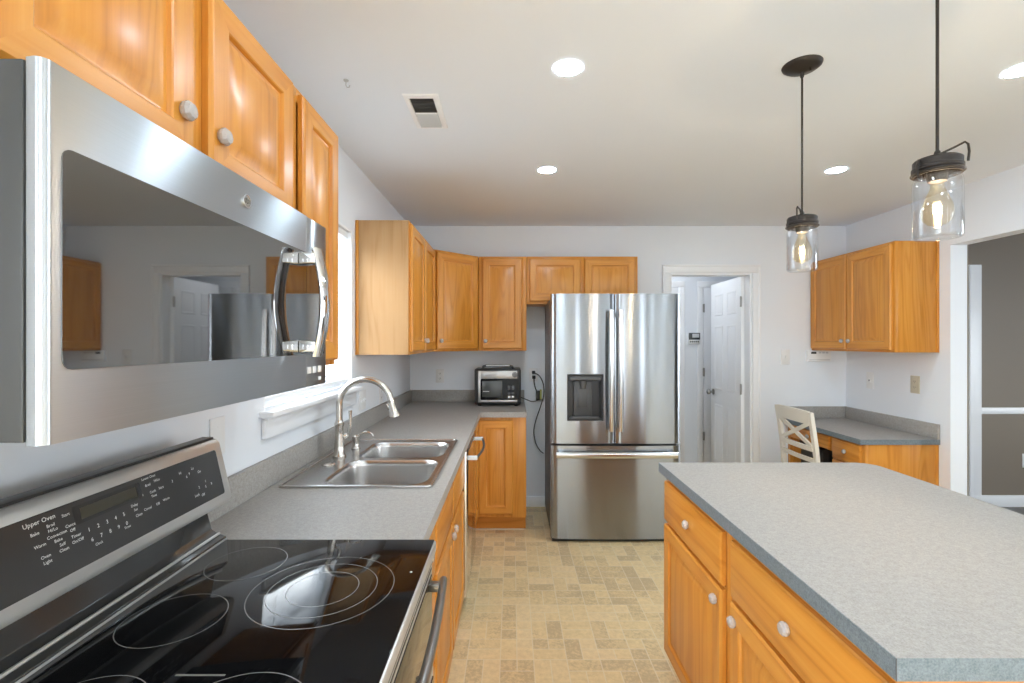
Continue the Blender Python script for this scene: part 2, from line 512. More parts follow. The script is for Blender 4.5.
# back wall with the doorway
DO0, DO1, DOZ = 1.375, 2.085, 2.03
b = MB()
b.box(XL, DO0, YB, HY0, 0, H, 'wall_paint')
b.box(DO1, DX0, YB, HY0, 0, H, 'wall_paint')
b.box(DO0, DO1, YB, HY0, DOZ, H, 'wall_paint')
struct(b.build('wall_back', smooth=False))
# right wall with the wide opening to the dining room
OY0, OY1, OZ = 0.55, 3.18, 2.075
b = MB()
b.box(XR, DX0, OY1, YB, 0, H, 'wall_paint')
b.box(XR, DX0, RY - .15, OY0, 0, H, 'wall_paint')
b.box(XR, DX0, OY0, OY1, OZ, H, 'wall_paint')
struct(b.build('wall_right', smooth=False))
# rear wall behind the camera: two narrow unseen windows added for streaks
b = MB()
PX0, PX1, PZ = 0.95, 1.25, 2.10
QX0, QX1, QZ0, QZ1 = 2.26, 2.60, 0.35, 2.1
b.box(XL, PX0, RY - .15, RY, 0, H, 'wall_paint')
b.box(PX0, PX1, RY - .15, RY, PZ, H, 'wall_paint')
b.box(PX1, QX0, RY - .15, RY, 0, H, 'wall_paint')
b.box(QX0, QX1, RY - .15, RY, 0, QZ0, 'wall_paint')
b.box(QX0, QX1, RY - .15, RY, QZ1, H, 'wall_paint')
b.box(QX1, XR, RY - .15, RY, 0, H, 'wall_paint')
struct(b.build('wall_rear', smooth=False))
# hall behind the doorway
b = MB(); b.box(0.7, DX0, HY1, HY1 + .1, 0, H, 'wall_paint'); struct(b.build('wall_hall', smooth=False))
b = MB(); b.box(0.6, 0.7, HY0, HY1 + .1, 0, H, 'wall_paint'); struct(b.build('wall_hall_left', smooth=False))
b = MB(); b.box(DX0 - .12, DX0, HY0, HY1, 0, H, 'wall_paint'); struct(b.build('wall_hall_right', smooth=False))
# dining room
sbox('wall_dining_back', DX0, DX1, YB, YB + .11, 0, H, mat='greige_paint')
b = MB()
b.box(DX1, DX1 + .15, RY - .15, .65, 0, H, 'greige_paint'); b.box(DX1, DX1 + .15, 2.55, YB + .11, 0, H, 'greige_paint')
b.box(DX1, DX1 + .15, .65, 2.55, 0, .75, 'greige_paint'); b.box(DX1, DX1 + .15, .65, 2.55, 2.15, H, 'greige_paint')
struct(b.build('wall_dining_right', smooth=False))
sbox('wall_dining_front', DX0, DX1, RY - .15, RY, 0, H, mat='greige_paint')
sbox('wall_dining_left', DX0, DX0 + .01, OY1, YB, 0, H, mat='greige_paint')
# trims
b = MB(); b.box(DX0 + .01, DX1, YB - .018, YB, .805, .862, 'trim_white', .006); struct(b.build('trim_1'))
sbox('baseboard_dining', DX0 + .01, DX1, YB - .016, YB, 0, .10, mat='trim_white', bev=.004)
b = MB(); b.box(3.94, 4.065, YB - .022, YB, .1, 2.10, 'trim_white', .004); b.box(3.95, 3.985, YB - .03, YB - .02, .1, 2.09, 'trim_white', .004)
struct(b.build('trim_2'))
b = MB()
b.box(.10, .30, YB - .014, YB, 0, .09, 'trim_white', .004)
b.box(.30, 1.30, YB - .014, YB, 0, .09, 'trim_white', .004)
b.box(2.16, 2.40, YB - .014, YB, 0, .09, 'trim_white', .004)
struct(b.build('baseboard_back'))
sbox('baseboard_right', XR - .014, XR, 3.182, 3.25, 0, .09, mat='trim_white', bev=.004)

# doorway casing
b = MB()
cw = .07
for x0, x1 in ((DO0 - cw, DO0), (DO1, DO1 + cw)):
    b.box(x0, x1, YB - .016, YB, 0, DOZ, 'trim_white', .004)
b.box(DO0 - cw, DO1 + cw, YB - .016, YB, DOZ, DOZ + cw, 'trim_white', .004)
b.box(DO0 - cw, DO0 - cw + .018, YB - .022, YB - .01, 0, DOZ + cw - .018, 'trim_white', .004)
b.box(DO1 + cw - .018, DO1 + cw, YB - .022, YB - .01, 0, DOZ + cw - .018, 'trim_white', .004)
b.box(DO0 - cw, DO1 + cw, YB - .022, YB - .01, DOZ + cw - .018, DOZ + cw, 'trim_white', .004)
b.box(DO0, DO0 + .016, YB, HY0, 0, DOZ, 'trim_white'); b.box(DO1 - .016, DO1, YB, HY0, 0, DOZ, 'trim_white')
b.box(DO0 + .016, DO1 - .016, YB, HY0, DOZ - .016, DOZ, 'trim_white')
struct(b.build('trim_3'))

def six_panel(b, w, h, t=.035):
    """door slab in local coords: x 0..w, y -t/2..t/2, z 0..h with six raised panels on both faces"""
    b.box(0, w, -t / 2, t / 2, 0, h, 'door_white', .002)
    st, mid = .105 * w / .76, .10 * w / .76
    pw = (w - 2 * st - mid) / 2
    rows = [(.22, .80), (.95, 1.58), (1.68, h - .11)]
    for z0, z1 in rows:
        for x0 in (st, st + pw + mid):
            for s in (-1, 1):
                y = s * t / 2
                R = []
                for ins, dy in ((0, 0), (.004, .0045), (.016, .0045), (.022, .0008), (.05, .0055)):
                    R.append([(x0 + ins, y + s * dy, z0 + ins), (x0 + pw - ins, y + s * dy, z0 + ins), (x0 + pw - ins, y + s * dy, z1 - ins), (x0 + ins, y + s * dy, z1 - ins)])
                b.loft(R, 'door_white', 'door_white')
def knob_round(b, M, mat='hinge_metal'):
    b.lathe([(0, 0), (.030, 0), (.030, .006), (.012, .010), (.011, .030), (.024, .038), (.029, .050), (.024, .062), (.010, .068), (0, .069)], mat, 20, M)
# the open door leaf, hinged on the right jamb and swung into the hall
lw, lh = .675, 2.005
lx, ly = DO1 - .03, HY0 - .012
root = sroot('door_1', (lx, ly, .01)); root.rotation_euler = (0, 0, PI / 2 - .02)
OFF[root.name] = Vector((0, 0, 0))
b = MB(); six_panel(b, lw, lh); leaf = b.build('door_leaf', root)
b = MB()
knob_round(b, T(lw - .065, .0175, .915) @ RX(-PI / 2)); knob_round(b, T(lw - .065, -.0175, .915) @ RX(PI / 2)); b.build('door_knob', root)
for z in (.22, 1.0, 1.78):
    b = MB(); b.box(-.012, .012, .014, .022, z - .045, z + .045, 'hinge_metal', .001)
    b.tube([(-.004, .022, z - .048), (-.004, .022, z + .048)], .006, 'hinge_metal', 8); b.build('hinge', root)
# two closed doors in the far hall wall
def hall_door(name, x0, x1, hinge_right, hz):
    r = sroot(name, ((x0 + x1) / 2, HY1, 0))
    b = MB()
    for a0, a1 in ((x0 - .065, x0), (x1, x1 + .065)): b.box(a0, a1, HY1 - .016, HY1 - .001, 0, 2.03, 'trim_white', .004)
    b.box(x0 - .065, x1 + .065, HY1 - .016, HY1 - .001, 2.03, 2.095, 'trim_white', .004)
    b.build('door_casing', r)
    b = MB(); six_panel(b, x1 - x0 - .006, 2.02, .02)
    bmesh.ops.translate(b.bm, verts=b.bm.verts, vec=(x0 + .003, HY1 - .012, .005)); b.build('door_leaf', r)
    hx = x1 if hinge_right else x0
    for z in hz:
        b = MB(); b.box(hx - .010, hx + .010, HY1 - .028, HY1 - .020, z - .045, z + .045, 'hinge_metal', .001)
        b.tube([(hx, HY1 - .030, z - .047), (hx, HY1 - .030, z + .047)], .006, 'hinge_metal', 8); b.build('hinge', r)
    kx = x0 + .065 if hinge_right else x1 - .065
    b = MB(); knob_round(b, T(kx, HY1 - .022, .92) @ RX(PI / 2)); b.build('door_knob', r)
hall_door('door_2', 1.10, 1.83, True, (.26, 1.12, 1.80))
hall_door('door_3', 2.10, 2.80, False, (.40, 1.10, 1.80))

# window over the sink
wr = sroot('window_1', (XL - .08, (WY0 + WY1) / 2, WZ0))
def rectframe(b, y0, y1, z0, z1, w, x0, x1, mat, bev=.003):
    b.box(x0, x1, y0, y0 + w, z0, z1, mat, bev); b.box(x0, x1, y1 - w, y1, z0, z1, mat, bev)
    b.box(x0, x1, y0 + w, y1 - w, z0, z0 + w, mat, bev); b.box(x0, x1, y0 + w, y1 - w, z1 - w, z1, mat, bev)
b = MB(); rectframe(b, WY0, WY1, WZ0, WZ1, .03, XL - .135, XL - .055, 'vinyl_white')
b.box(XL - .055, XL - .001, WY0, WY0 + .012, WZ0, WZ1, 'trim_white'); b.box(XL - .055, XL - .001, WY1 - .012, WY1, WZ0, WZ1, 'trim_white')
b.box(XL - .055, XL - .001, WY0 + .012, WY1 - .012, WZ1 - .012, WZ1, 'trim_white'); b.build('window_frame', wr)
zm = (WZ0 + WZ1) / 2
for z0, z1, dx in ((WZ0 + .03, zm + .018, -.085), (zm - .018, WZ1 - .03, -.112)):
    b = MB(); rectframe(b, WY0 + .03, WY1 - .03, z0, z1, .038, XL + dx - .012, XL + dx + .012, 'vinyl_white'); s = b.build('window_sash', wr)
    b = MB(); b.box(XL + dx - .002, XL + dx + .002, WY0 + .066, WY1 - .066, z0 + .036, z1 - .036, 'window_glass'); b.build('window_pane', s)
b = MB(); b.box(XL - .055, XL + .055, WY0 - .035, WY1 + .022, WZ0 - .022, WZ0, 'trim_white', .006, 3); b.build('window_sill', wr)
b = MB(); b.box(XL + .001, XL + .018, WY0 - .02, WY1 + .012, WZ0 - .10, WZ0 - .022, 'trim_white', .004)
b.box(XL + .001, XL + .026, WY0 - .02, WY1 + .012, WZ0 - .036, WZ0 - .022, 'trim_white', .005); b.build('window_apron', wr)
# horizontal blind inside the window
bl = thing('window_blind', 'white horizontal slat blind hanging inside the window over the sink', 'blind', (XL - .035, (WY0 + WY1) / 2, WZ0))
b = MB(); b.box(XL - .052, XL - .018, WY0 + .016, WY1 - .016, WZ1 - .05, WZ1 - .014, 'vinyl_white', .003); b.build('headrail', bl)
b = MB()
nz = 38
for i in range(nz):
    z = WZ0 + .062 + i * (WZ1 - .06 - WZ0 - .062) / nz
    b.box(-.0125, .0125, WY0 + .018, WY1 - .018, -.0006, .0006, 'vinyl_white', M=T(XL - .035, 0, z) @ RYm(.45))
b.build('slats', bl)
b = MB(); b.box(XL - .049, XL - .021, WY0 + .018, WY1 - .018, WZ0 + .026, WZ0 + .044, 'vinyl_white', .004); b.build('bottom_rail', bl)
for y in (WY0 + .2, WY1 - .2):
    b = MB(); b.tube([(XL - .035, y, WZ0 + .04), (XL - .035, y, WZ1 - .05)], .0012, 'vinyl_white', 6); b.build('lift_cord', bl)
# unseen narrow rear windows, added to streak the fridge steel
def added_rear_window(name, x0, x1, z0, z1, n):
    r = sroot(name, ((x0 + x1) / 2, RY - .08, z0))
    b = MB()
    b.box(x0, x0 + .06, RY - .13, RY - .02, z0, z1, 'vinyl_white', .003); b.box(x1 - .06, x1, RY - .13, RY - .02, z0, z1, 'vinyl_white', .003)
    b.box(x0 + .06, x1 - .06, RY - .13, RY - .02, z1 - .06, z1, 'vinyl_white', .003); b.box(x0 + .06, x1 - .06, RY - .13, RY - .02, z0, z0 + .08, 'vinyl_white', .003)
    for k in range(1, n):
        x = x0 + (x1 - x0) * k / n
        b.box(x - .05, x + .05, RY - .13, RY - .03, z0 + .08, z1 - .06, 'vinyl_white', .003)
    b.build('window_frame', r)
    for k in range(n):
        a0, a1 = x0 + (x1 - x0) * k / n + .05, x0 + (x1 - x0) * (k + 1) / n - .05
        b = MB(); b.box(a0, a1, RY - .078, RY - .074, z0 + .08, z1 - .06, 'window_glass'); b.build('window_pane', r)
    b = MB()
    b.box(x0 - .07, x0, RY + .001, RY + .017, z0, z1, 'trim_white', .004); b.box(x1, x1 + .07, RY + .001, RY + .017, z0, z1, 'trim_white', .004)
    b.box(x0 - .07, x1 + .07, RY + .001, RY + .017, z1, z1 + .07, 'trim_white', .004); b.build('window_casing', r)
added_rear_window('added_window_2', PX0, PX1, 0.001, PZ, 1)
added_rear_window('added_window_3', QX0, QX1, QZ0, QZ1, 1)
r = sroot('added_window_5', (XL - .07, (LPY0 + LPY1) / 2, 0))  # unseen patio window added to brighten the room from the left
b = MB(); rectframe(b, LPY0, LPY1, .001, LPZ, .06, XL - .12, XL - .03, 'vinyl_white'); b.box(XL - .12, XL - .03, -1.86, -1.74, .06, LPZ - .06, 'vinyl_white', .003); b.build('window_frame', r)
for y0, y1 in ((LPY0 + .06, -1.86), (-1.74, LPY1 - .06)):
    b = MB(); b.box(XL - .077, XL - .073, y0, y1, .06, LPZ - .06, 'window_glass'); b.build('window_pane', r)
r = sroot('added_window_4', (DX1 + .08, 1.6, .75))  # unseen dining window added to bring in more light
b = MB()
rectframe(b, .65, 2.55, .75, 2.15, .05, DX1 + .03, DX1 + .13, 'vinyl_white'); b.box(DX1 + .04, DX1 + .12, 1.57, 1.63, .8, 2.1, 'vinyl_white', .003); b.build('window_frame', r)
for y0, y1 in ((.70, 1.57), (1.63, 2.50)):
    b = MB(); b.box(DX1 + .078, DX1 + .082, y0, y1, .8, 2.1, 'window_glass'); b.build('window_pane', r)

# ---------------------------------------------------------------- cabinets
def knob_mesh():
    b = MB()
    M = RX(PI / 2)          # axis +z -> -y
    b.lathe([(0, 0), (.0105, 0), (.0105, .002), (.0065, .005), (.006, .012), (.008, .014), (0, .014)], 'nickel', 16, M)
    b.lathe([(0, .0145), (.008, .0145), (.0135, .019), (.0168, .025), (.0165, .030), (.012, .0355), (.006, .037), (0, .037)], 'crystal', 10, M)
    me = b.build('knob', smooth=True, angle=12)
    m = me.data; bpy.data.objects.remove(me); return m
KNOB = knob_mesh()
def add_knob(door, x, z):
    o = bpy.data.objects.new('knob', KNOB); COL.objects.link(o); o.parent = door; o.location = (x, 0, z)
    o['label'] = 'clear faceted glass knob on a small metal base'
    return o
def front_panel(root, name, x0, x1, z0, z1, y=0.0, knob=None, drawer=False, rotz=0.0, loc=None):
    """a door or drawer front with its face at local y = 0 .. .02; knob = (dx, dz) from the centre"""
    w, h = x1 - x0, z1 - z0
    if drawer:
        prof = [(0, .0195), (0, .007), (.004, .0035), (.0045, .0025), (.012, 0)]
    else:
        st = min(.055, w * .22)
        prof = [(0, .0195), (0, .007), (.003, .003), (.007, 0), (st, 0), (st + .003, .002), (st + .006, .0085), (st + .011, .0095), (st + .013, .0095), (st + .036, .0025), (st + .039, .0015)]
    R = []
    for i, d in prof:
        R.append([(-w / 2 + i, d, -h / 2 + i), (w / 2 - i, d, -h / 2 + i), (w / 2 - i, d, h / 2 - i), (-w / 2 + i, d, h / 2 - i)])
    b = MB()
    if drawer: b.loft(R, 'oak_x', 'oak_x', 'oak_x')
    else:
        b.loft(R, lambda i, k: 'oak_x' if k in (0, 2) and i < 7 else 'oak_z', 'oak_z', 'oak_z')
    o = b.build(name, root, origin=(0, 0, 0), angle=25)
    if loc is None: o.location = ((x0 + x1) / 2, y, (z0 + z1) / 2)
    else: o.location = loc
    o.rotation_euler = (0, 0, rotz)
    if knob: add_knob(o, *knob)
    return o
def carcass(root, w, d, h, stiles=(), rails=(), toe=0.0, scribe=None, mids=True):
    """cabinet box, local x 0..w, y .02 (face frame) .. d, z 0..h"""
    b = MB()
    b.box(0.0005, w - .0005, .0385, d - .002, toe, h, 'oak_z', .001)
    for x0, x1 in [(.0, .038), (w - .038, w)] + list(stiles): b.box(x0, x1, .02, .0385, toe, h, 'oak_z', .0012)
    xs = [.038] + [q for s in stiles for q in s] + [w - .038]
    for z0, z1 in [(toe, toe + .032), (h - .036, h)] + list(rails):
        for k in range(0, len(xs), 2): b.box(xs[k], xs[k + 1], .0202, .0385, z0, z1, 'oak_x', .0008)
    if toe:
        b.box(.001, w - .001, .095, d - .002, 0.0, toe, 'oak_x')
        b.box(.001, w - .001, .083, .095, 0.0, .012, 'shoe_strip', .003)
    if scribe == 'lo': b.box(-.004, .0005, d - .02, d - .002, toe, h, 'oak_z', .001)
    if scribe == 'hi': b.box(w - .0005, w + .004, d - .02, d - .002, toe, h, 'oak_z', .001)
    return b.build('cabinet_body', root)
def hollow_carcass(root, w, d, h, stiles, rails, toe):
    b = MB()
    for x0, x1 in ((.0005, .018), (w - .018, w - .0005)): b.box(x0, x1, .0385, d - .002, toe, h, 'oak_z', .001)
    b.box(.018, w - .018, .0385, d - .002, toe, toe + .018, 'oak_x'); b.box(.018, w - .018, d - .010, d - .002, toe + .018, h, 'oak_x')
    for x0, x1 in [(.0, .038), (w - .038, w)] + list(stiles): b.box(x0, x1, .02, .0385, toe, h, 'oak_z', .0012)
    xs = [.038] + [q for s in stiles for q in s] + [w - .038]
    for z0, z1 in [(toe, toe + .032), (h - .036, h)] + list(rails):
        for k in range(0, len(xs), 2): b.box(xs[k], xs[k + 1], .0202, .0385, z0, z1, 'oak_x', .0008)
    b.box(.001, w - .001, .095, .11, 0.0, toe, 'oak_x'); b.box(.001, w - .001, .083, .095, 0.0, .012, 'shoe_strip', .003)
    return b.build('cabinet_body', root)

UZ0, UZ1 = 1.36, 2.12
UD = .322                         # upper depth with the door
UXL = XL + UD
# over the microwave (two doors, short)
c = thing('wall_cabinet', 'short oak wall cabinet with two knobbed doors above the steel microwave', 'cabinet', (UXL, .4975, 1.738), PI / 2, 'oak wall cabinets', True)
carcass(c, .759, UD, UZ1 - 1.738, [(.35, .41)])
hh = UZ1 - 1.738
front_panel(c, 'door', .012, .357, .012, hh - .014, knob=(.142, -.097))
front_panel(c, 'door', .403, .744, .012, hh - .014, knob=(-.142, -.097))
# narrow one beside the window
c = thing('wall_cabinet', 'narrow tall oak wall cabinet between the microwave and the window', 'cabinet', (UXL, 1.2585, UZ0), PI / 2, 'oak wall cabinets', True)
carcass(c, .318, UD, UZ1 - UZ0)
front_panel(c, 'door', .045, .304, .016, .744, knob=(-.100, -.300))
# left wall past the window
c = thing('wall_cabinet', 'oak wall cabinet right of the window showing its pale plain end panel', 'cabinet', (UXL, 2.71, UZ0), PI / 2, 'oak wall cabinets', True)
carcass(c, .848, UD, UZ1 - UZ0, [(.405, .443)], scribe='lo')
b = MB(); b.box(-.0035, .0004, .0212, UD - .021, 0.001, UZ1 - UZ0 - .001, 'pale_oak', .0005); b.build('end_panel', c)['label'] = 'pale plain oak end panel'
front_panel(c, 'door', .012, .416, .016, .744, knob=(.170, -.300))
front_panel(c, 'door', .432, .836, .016, .744, knob=(-.170, -.300))
# diagonal corner
c = thing('corner_wall_cabinet', 'oak corner wall cabinet with one angled door in the back left corner', 'cabinet', (XL, YB, UZ0), 0, 'oak wall cabinets', True)
b = MB()
fx, fy = UD - .02, .615           # frame depth, run from the corner
poly = [(.002, -.002), (.002, -fy + .002), (fx, -fy + .002), (fy - .002, -fx), (fy - .002, -.002)]
b.prism(poly, 0, UZ1 - UZ0, 'oak_z', .0015)
b.build('cabinet_body', c)
mx, my = (fx + fy) / 2, -(fx + fy) / 2
dl = math.hypot(fy - fx, fy - fx)
front_panel(c, 'door', 0, dl - .045, 0, .728, rotz=PI / 4, loc=(mx + .0145, my - .0145, .38), knob=(-(dl - .045) / 2 + .032, -.300))
# back wall single door
c = thing('wall_cabinet', 'oak wall cabinet with one door above the toaster oven', 'cabinet', (XL + .617, YB - UD, UZ0), 0, 'oak wall cabinets', True)
w5 = .385
carcass(c, w5, UD, UZ1 - UZ0)
front_panel(c, 'door', .028, .350, .016, .744, knob=(-.133, -.300))
# over the fridge
c = thing('wall_cabinet', 'short wide oak wall cabinet with two doors above the steel refrigerator', 'cabinet', (XL + .617 + w5 + .0015, YB - UD, 1.738), 0, 'oak wall cabinets', True)
carcass(c, .895, UD, UZ1 - 1.738, [(.43, .465)])
front_panel(c, 'door', .022, .432, .020, hh - .018, knob=(.175, -.130))
front_panel(c, 'door', .463, .873, .020, hh - .018, knob=(-.175, -.130))
# right wall, above the desk
c = thing('wall_cabinet', 'oak wall cabinet with two doors on the right wall above the desk', 'cabinet', (XR - UD, YB - .002, UZ0), -PI / 2, 'oak wall cabinets', True)
carcass(c, .908, UD, UZ1 - UZ0, [(.435, .473)], scribe='hi')
front_panel(c, 'door', .014, .446, .016, .744, knob=(.185, -.300))
front_panel(c, 'door', .462, .892, .016, .744, knob=(-.185, -.300))

# base cabinets
BZ, CT = .877, .915
BXF = -.246                       # face of the doors on the left run
BD = BXF - XL                     # depth door face to wall
def base(name, label, loc, rot, w, d, h=BZ, group='oak base cabinets', **k):
    c = thing(name, label, 'cabinet', loc, rot, group, True)
    carcass(c, w, d, h, toe=.105, **k); return c
c = base('base_cabinet', 'narrow oak base cabinet of three drawers between the range and the sink cabinet', (BXF, 1.262, 0), PI / 2, .300, BD, rails=[(.655, .68), (.40, .425)])
front_panel(c, 'drawer', .012, .288, .685, .845, drawer=True, knob=(0, .035))
front_panel(c, 'drawer', .012, .288, .415, .665, drawer=True, knob=(0, -.03))
front_panel(c, 'drawer', .012, .288, .125, .395, drawer=True, knob=(0, 0))
c = thing('base_cabinet', 'oak sink base cabinet with two doors below the double sink', 'cabinet', (BXF, 1.5635, 0), PI / 2, 'oak base cabinets', True)
hollow_carcass(c, .912, BD, BZ, [(.437, .475)], [(.655, .68)], .105)
front_panel(c, 'false_drawer_front', .014, .448, .690, .845, drawer=True)
front_panel(c, 'false_drawer_front', .464, .898, .690, .845, drawer=True)
front_panel(c, 'door', .014, .448, .125, .668, knob=(.185, .235))
front_panel(c, 'door', .464, .898, .125, .668, knob=(-.185, .235))
# corner base
c = thing('corner_base_cabinet', 'oak corner base cabinet with a tall panelled door below the toaster oven', 'cabinet', (XL, YB, 0), 0, 'oak base cabinets', True)
cx, cy = BXF - .02 - XL, -.610
b = MB()
LY0 = 3.090 - YB
RXE = .105 - XL
b.prism([(.002, -.002), (.002, LY0), (cx, LY0), (cx, cy), (RXE, cy), (RXE, -.002)], .132, BZ, 'oak_z', .0012)
b.prism([(.003, -.003), (.003, LY0 + .001), (cx - .075, LY0 + .001), (cx - .075, cy + .098), (RXE - .001, cy + .098), (RXE - .001, -.003)], 0, .132, 'oak_x')
b.box(cx - .075, RXE - .001, cy + .086, cy + .098, 0, .012, 'shoe_strip', .003)
b.box(RXE - .112, RXE, cy - .010, cy, .132, BZ, 'oak_z', .001)
b.build('cabinet_body', c)
front_panel(c, 'door', 0, .255, 0, .695, loc=(cx + .145, cy - .02, .505))
front_panel(c, 'door', 0, .415, 0, .695, rotz=PI / 2, loc=(cx + .02, cy - .235, .505))

# dishwasher
d = thing('dishwasher', 'built-in stainless dishwasher with a bowed bar handle beside the sink cabinet', 'dishwasher', (-.55, 2.783, 0))
b = MB(); b.box(XL + .05, -.264, 2.482, 3.084, .09, .868, 'charcoal_plastic', .003); b.box(XL + .05, -.33, 2.49, 3.076, 0, .09, 'black_plastic'); b.build('tub', d)
b = MB(); b.box(-.262, -.234, 2.481, 3.085, .11, .868, 'dishwasher_steel', .004, 3); dr = b.build('door', d)
b = MB()
for y in (2.53, 3.03): b.box(-.235, -.182, y - .012, y + .012, .812, .832, 'vinyl_white', .003)
b.tube([(-.188 + .024 * math.sin(PI * t / 14), 2.522 + .516 * t / 14, .822) for t in range(15)], .007, 'dark_grey_metal', 10); b.build('handle', dr)
b = MB(); b.box(-.235, -.2332, 2.55, 3.01, .845, .860, 'charcoal_plastic'); b.build('control_strip', dr)

# worktop with backsplash
w = thing('countertop', 'L-shaped grey speckled laminate countertop with backsplash, holding the double sink', 'countertop', (-.56, 2.8, CT - .038))
SX0, SX1, SY0, SY1 = -.833, -.284, 1.698, 2.522
b = MB()
b.prism([(XL + .002, 1.2605), (-.234, 1.2605), (-.234, 3.526), (.107, 3.526), (.107, YB - .002), (XL + .002, YB - .002)], CT - .038, CT, 'laminate',
        holes=[[(SX0 + .02, SY0 + .02), (SX1 - .02, SY0 + .02), (SX1 - .02, SY1 - .02), (SX0 + .02, SY1 - .02)]])
b.build('worktop', w, smooth=False)
b = MB(); b.box(XL + .0015, XL + .021, 1.2605, YB - .022, CT, 1.015, 'laminate', .002); b.box(XL + .0015, .107, YB - .021, YB - .0015, CT, 1.015, 'laminate', .002); b.build('backsplash', w)

# sink
s = thing('double_sink', 'stainless steel drop-in double bowl sink in the left countertop', 'sink', ((SX0 + SX1) / 2, (SY0 + SY1) / 2, CT))
bx0, bx1 = -.695, -.312
bowls = [(1.722, 2.090), (2.124, 2.462)]
b = MB()
b.prism(rrect(SX0, SX1, SY0, SY1, .02, 4), CT + .0005, CT + .006, 'sink_steel', holes=[rrect(bx0, bx1, y0, y1, .075, 6) for y0, y1 in bowls])
b.tube([(x, y, CT + .005) for x, y in rrect(SX0 + .006, SX1 - .006, SY0 + .006, SY1 - .006, .018, 4)], .005, 'sink_steel', 8, closed=True)
b.build('rim', s)
for y0, y1 in bowls:
    b = MB()
    rings = []
    for ins, z, rr in ((-.004, CT + .0065, .078), (.002, CT + .004, .074), (.006, CT - .02, .072), (.014, CT - .13, .065), (.028, CT - .165, .06), (.06, CT - .178, .05), (.13, CT - .182, .03)):
        rings.append([(x, y, z) for x, y in rrect(bx0 + ins, bx1 - ins, y0 + ins, y1 - ins, rr, 6)])
    b.loft(rings, 'sink_steel', 'sink_steel')
    bo = b.build('bowl', s, smooth=True, angle=60)
    b = MB(); b.lathe([(0, .004), (.020, .004), (.032, .002), (.040, .0055), (.042, .001), (.042, 0)], 'chrome', 24, T((bx0 + bx1) / 2, (y0 + y1) / 2, CT - .1805)); b.build('drain', bo)

# faucet
FX, FY = -.770, 2.140
zs = CT + .0065
f = thing('faucet', 'brushed nickel gooseneck pull-down faucet standing behind the sink', 'faucet', (FX, FY, zs))
b = MB(); b.lathe([(0, 0), (.029, 0), (.029, .006), (.024, .012), (.021, .05), (.0185, .10), (.0175, .135), (.021, .140), (.021, .150), (.0165, .155), (.0150, .165), (0, .165)], 'nickel', 24, T(FX, FY, zs)); b.build('base', f)
R_ = .116
cxa, cza = FX + R_, 1.150
pts = [(FX, FY, zs + .16), (FX, FY, 1.11)] + [(x, FY, z) for x, z in arc(cxa, cza, R_, PI, .28, 22)]
b = MB(); b.tube(pts, .0140, 'nickel', 14); b.build('spout', f)
ex, ez = cxa + R_ * math.cos(.28), cza + R_ * math.sin(.28)
b = MB()
Mh = T(ex, FY, ez) @ RYm(PI - .25)
b.lathe([(0, -.002), (.0145, -.002), (.0155, .012), (.0145, .016), (.0150, .022), (.019, .055), (.0245, .078), (.0245, .084), (.020, .086), (0, .086)], 'nickel', 22, Mh)
b.box(.012, .023, -.006, .006, .022, .050, 'nickel', .003, M=Mh); b.build('spray_head', f)
b = MB()
b.lathe([(0, 0), (.012, 0), (.013, .012), (.010, .022), (0, .024)], 'nickel', 16, T(FX + .012, FY + .01, zs + .085) @ RYm(PI / 2.6) @ RX(-.2))
b.tube([(FX + .034, FY + .012, zs + .093), (FX + .042, FY + .013, zs + .125), (FX + .044, FY + .014, zs + .165), (FX + .044, FY + .014, zs + .205)], .006, 'nickel', 10, radii=[.0065, .009, .006, .0085]); b.build('lever', f)
# soap dispenser
q = thing('soap_dispenser', 'small brushed nickel soap dispenser beside the faucet', 'soap dispenser', (-.748, 2.300, zs))
b = MB(); b.lathe([(0, 0), (.021, 0), (.021, .004), (.016, .010), (.0135, .035), (.016, .040), (.0175, .046), (.0175, .060), (.010, .066), (0, .067)], 'nickel', 20, T(-.748, 2.300, zs)); b.build('pump', q)
b = MB(); b.tube([(-.748 + x, 2.300, zs + z) for x, z in ((0, .058), (.018, .070), (.04, .079), (.06, .079), (.075, .072), (.083, .060))], .0045, 'nickel', 8); b.build('nozzle', q)
q = MB().lathe([(0, .0062), (.012, .006), (.024, .004), (.027, .001), (.027, 0), (0, 0)], 'nickel', 24, T(-.767, 2.005, zs)).build('hole_cover')
tag(q, 'round flat nickel hole cover on the sink ledge near the faucet', 'sink hole cover')

# ---------------------------------------------------------------- range
RY0, RY1 = .4985, 1.2565
g = thing('electric_range', 'stainless steel electric range with black glass cooktop beside the left counter', 'stove', (-.54, (RY0 + RY1) / 2, 0))
b = MB(); b.box(-.865, -.235, RY0, RY1, .08, .885, 'charcoal_plastic', .003); b.box(-.84, -.29, RY0 + .02, RY1 - .02, 0, .08, 'black_plastic')
b.build('range_body', g)
b = MB(); b.box(-.760, -.198, RY0 + .001, RY1 - .001, .886, .9155, 'range_steel', .004); b.box(-.750, -.2020, RY0 + .004, RY1 - .004, .9135, .9185, 'black_glass', .0012)
ct = b.build('cooktop', g)
zc = .9187
def ringmark(b, x, y, r, wd=.0016):
    n = 56
    R0 = [(x + r * math.cos(2 * PI * i / n), y + r * math.sin(2 * PI * i / n), zc) for i in range(n)]
    R1 = [(x + (r - wd) * math.cos(2 * PI * i / n), y + (r - wd) * math.sin(2 * PI * i / n), zc) for i in range(n)]
    b.loft([R0, R1], 'burner_print')
for x, y, rs in ((-.395, 1.005, (.145, .110, .072)), (-.618, 1.120, (.086,)), (-.630, .895, (.088,)), (-.605, .655, (.088,)), (-.385, .645, (.105, .07))):
    b = MB()
    for r in rs: ringmark(b, x, y, r)
    b.build('burner_ring', ct)
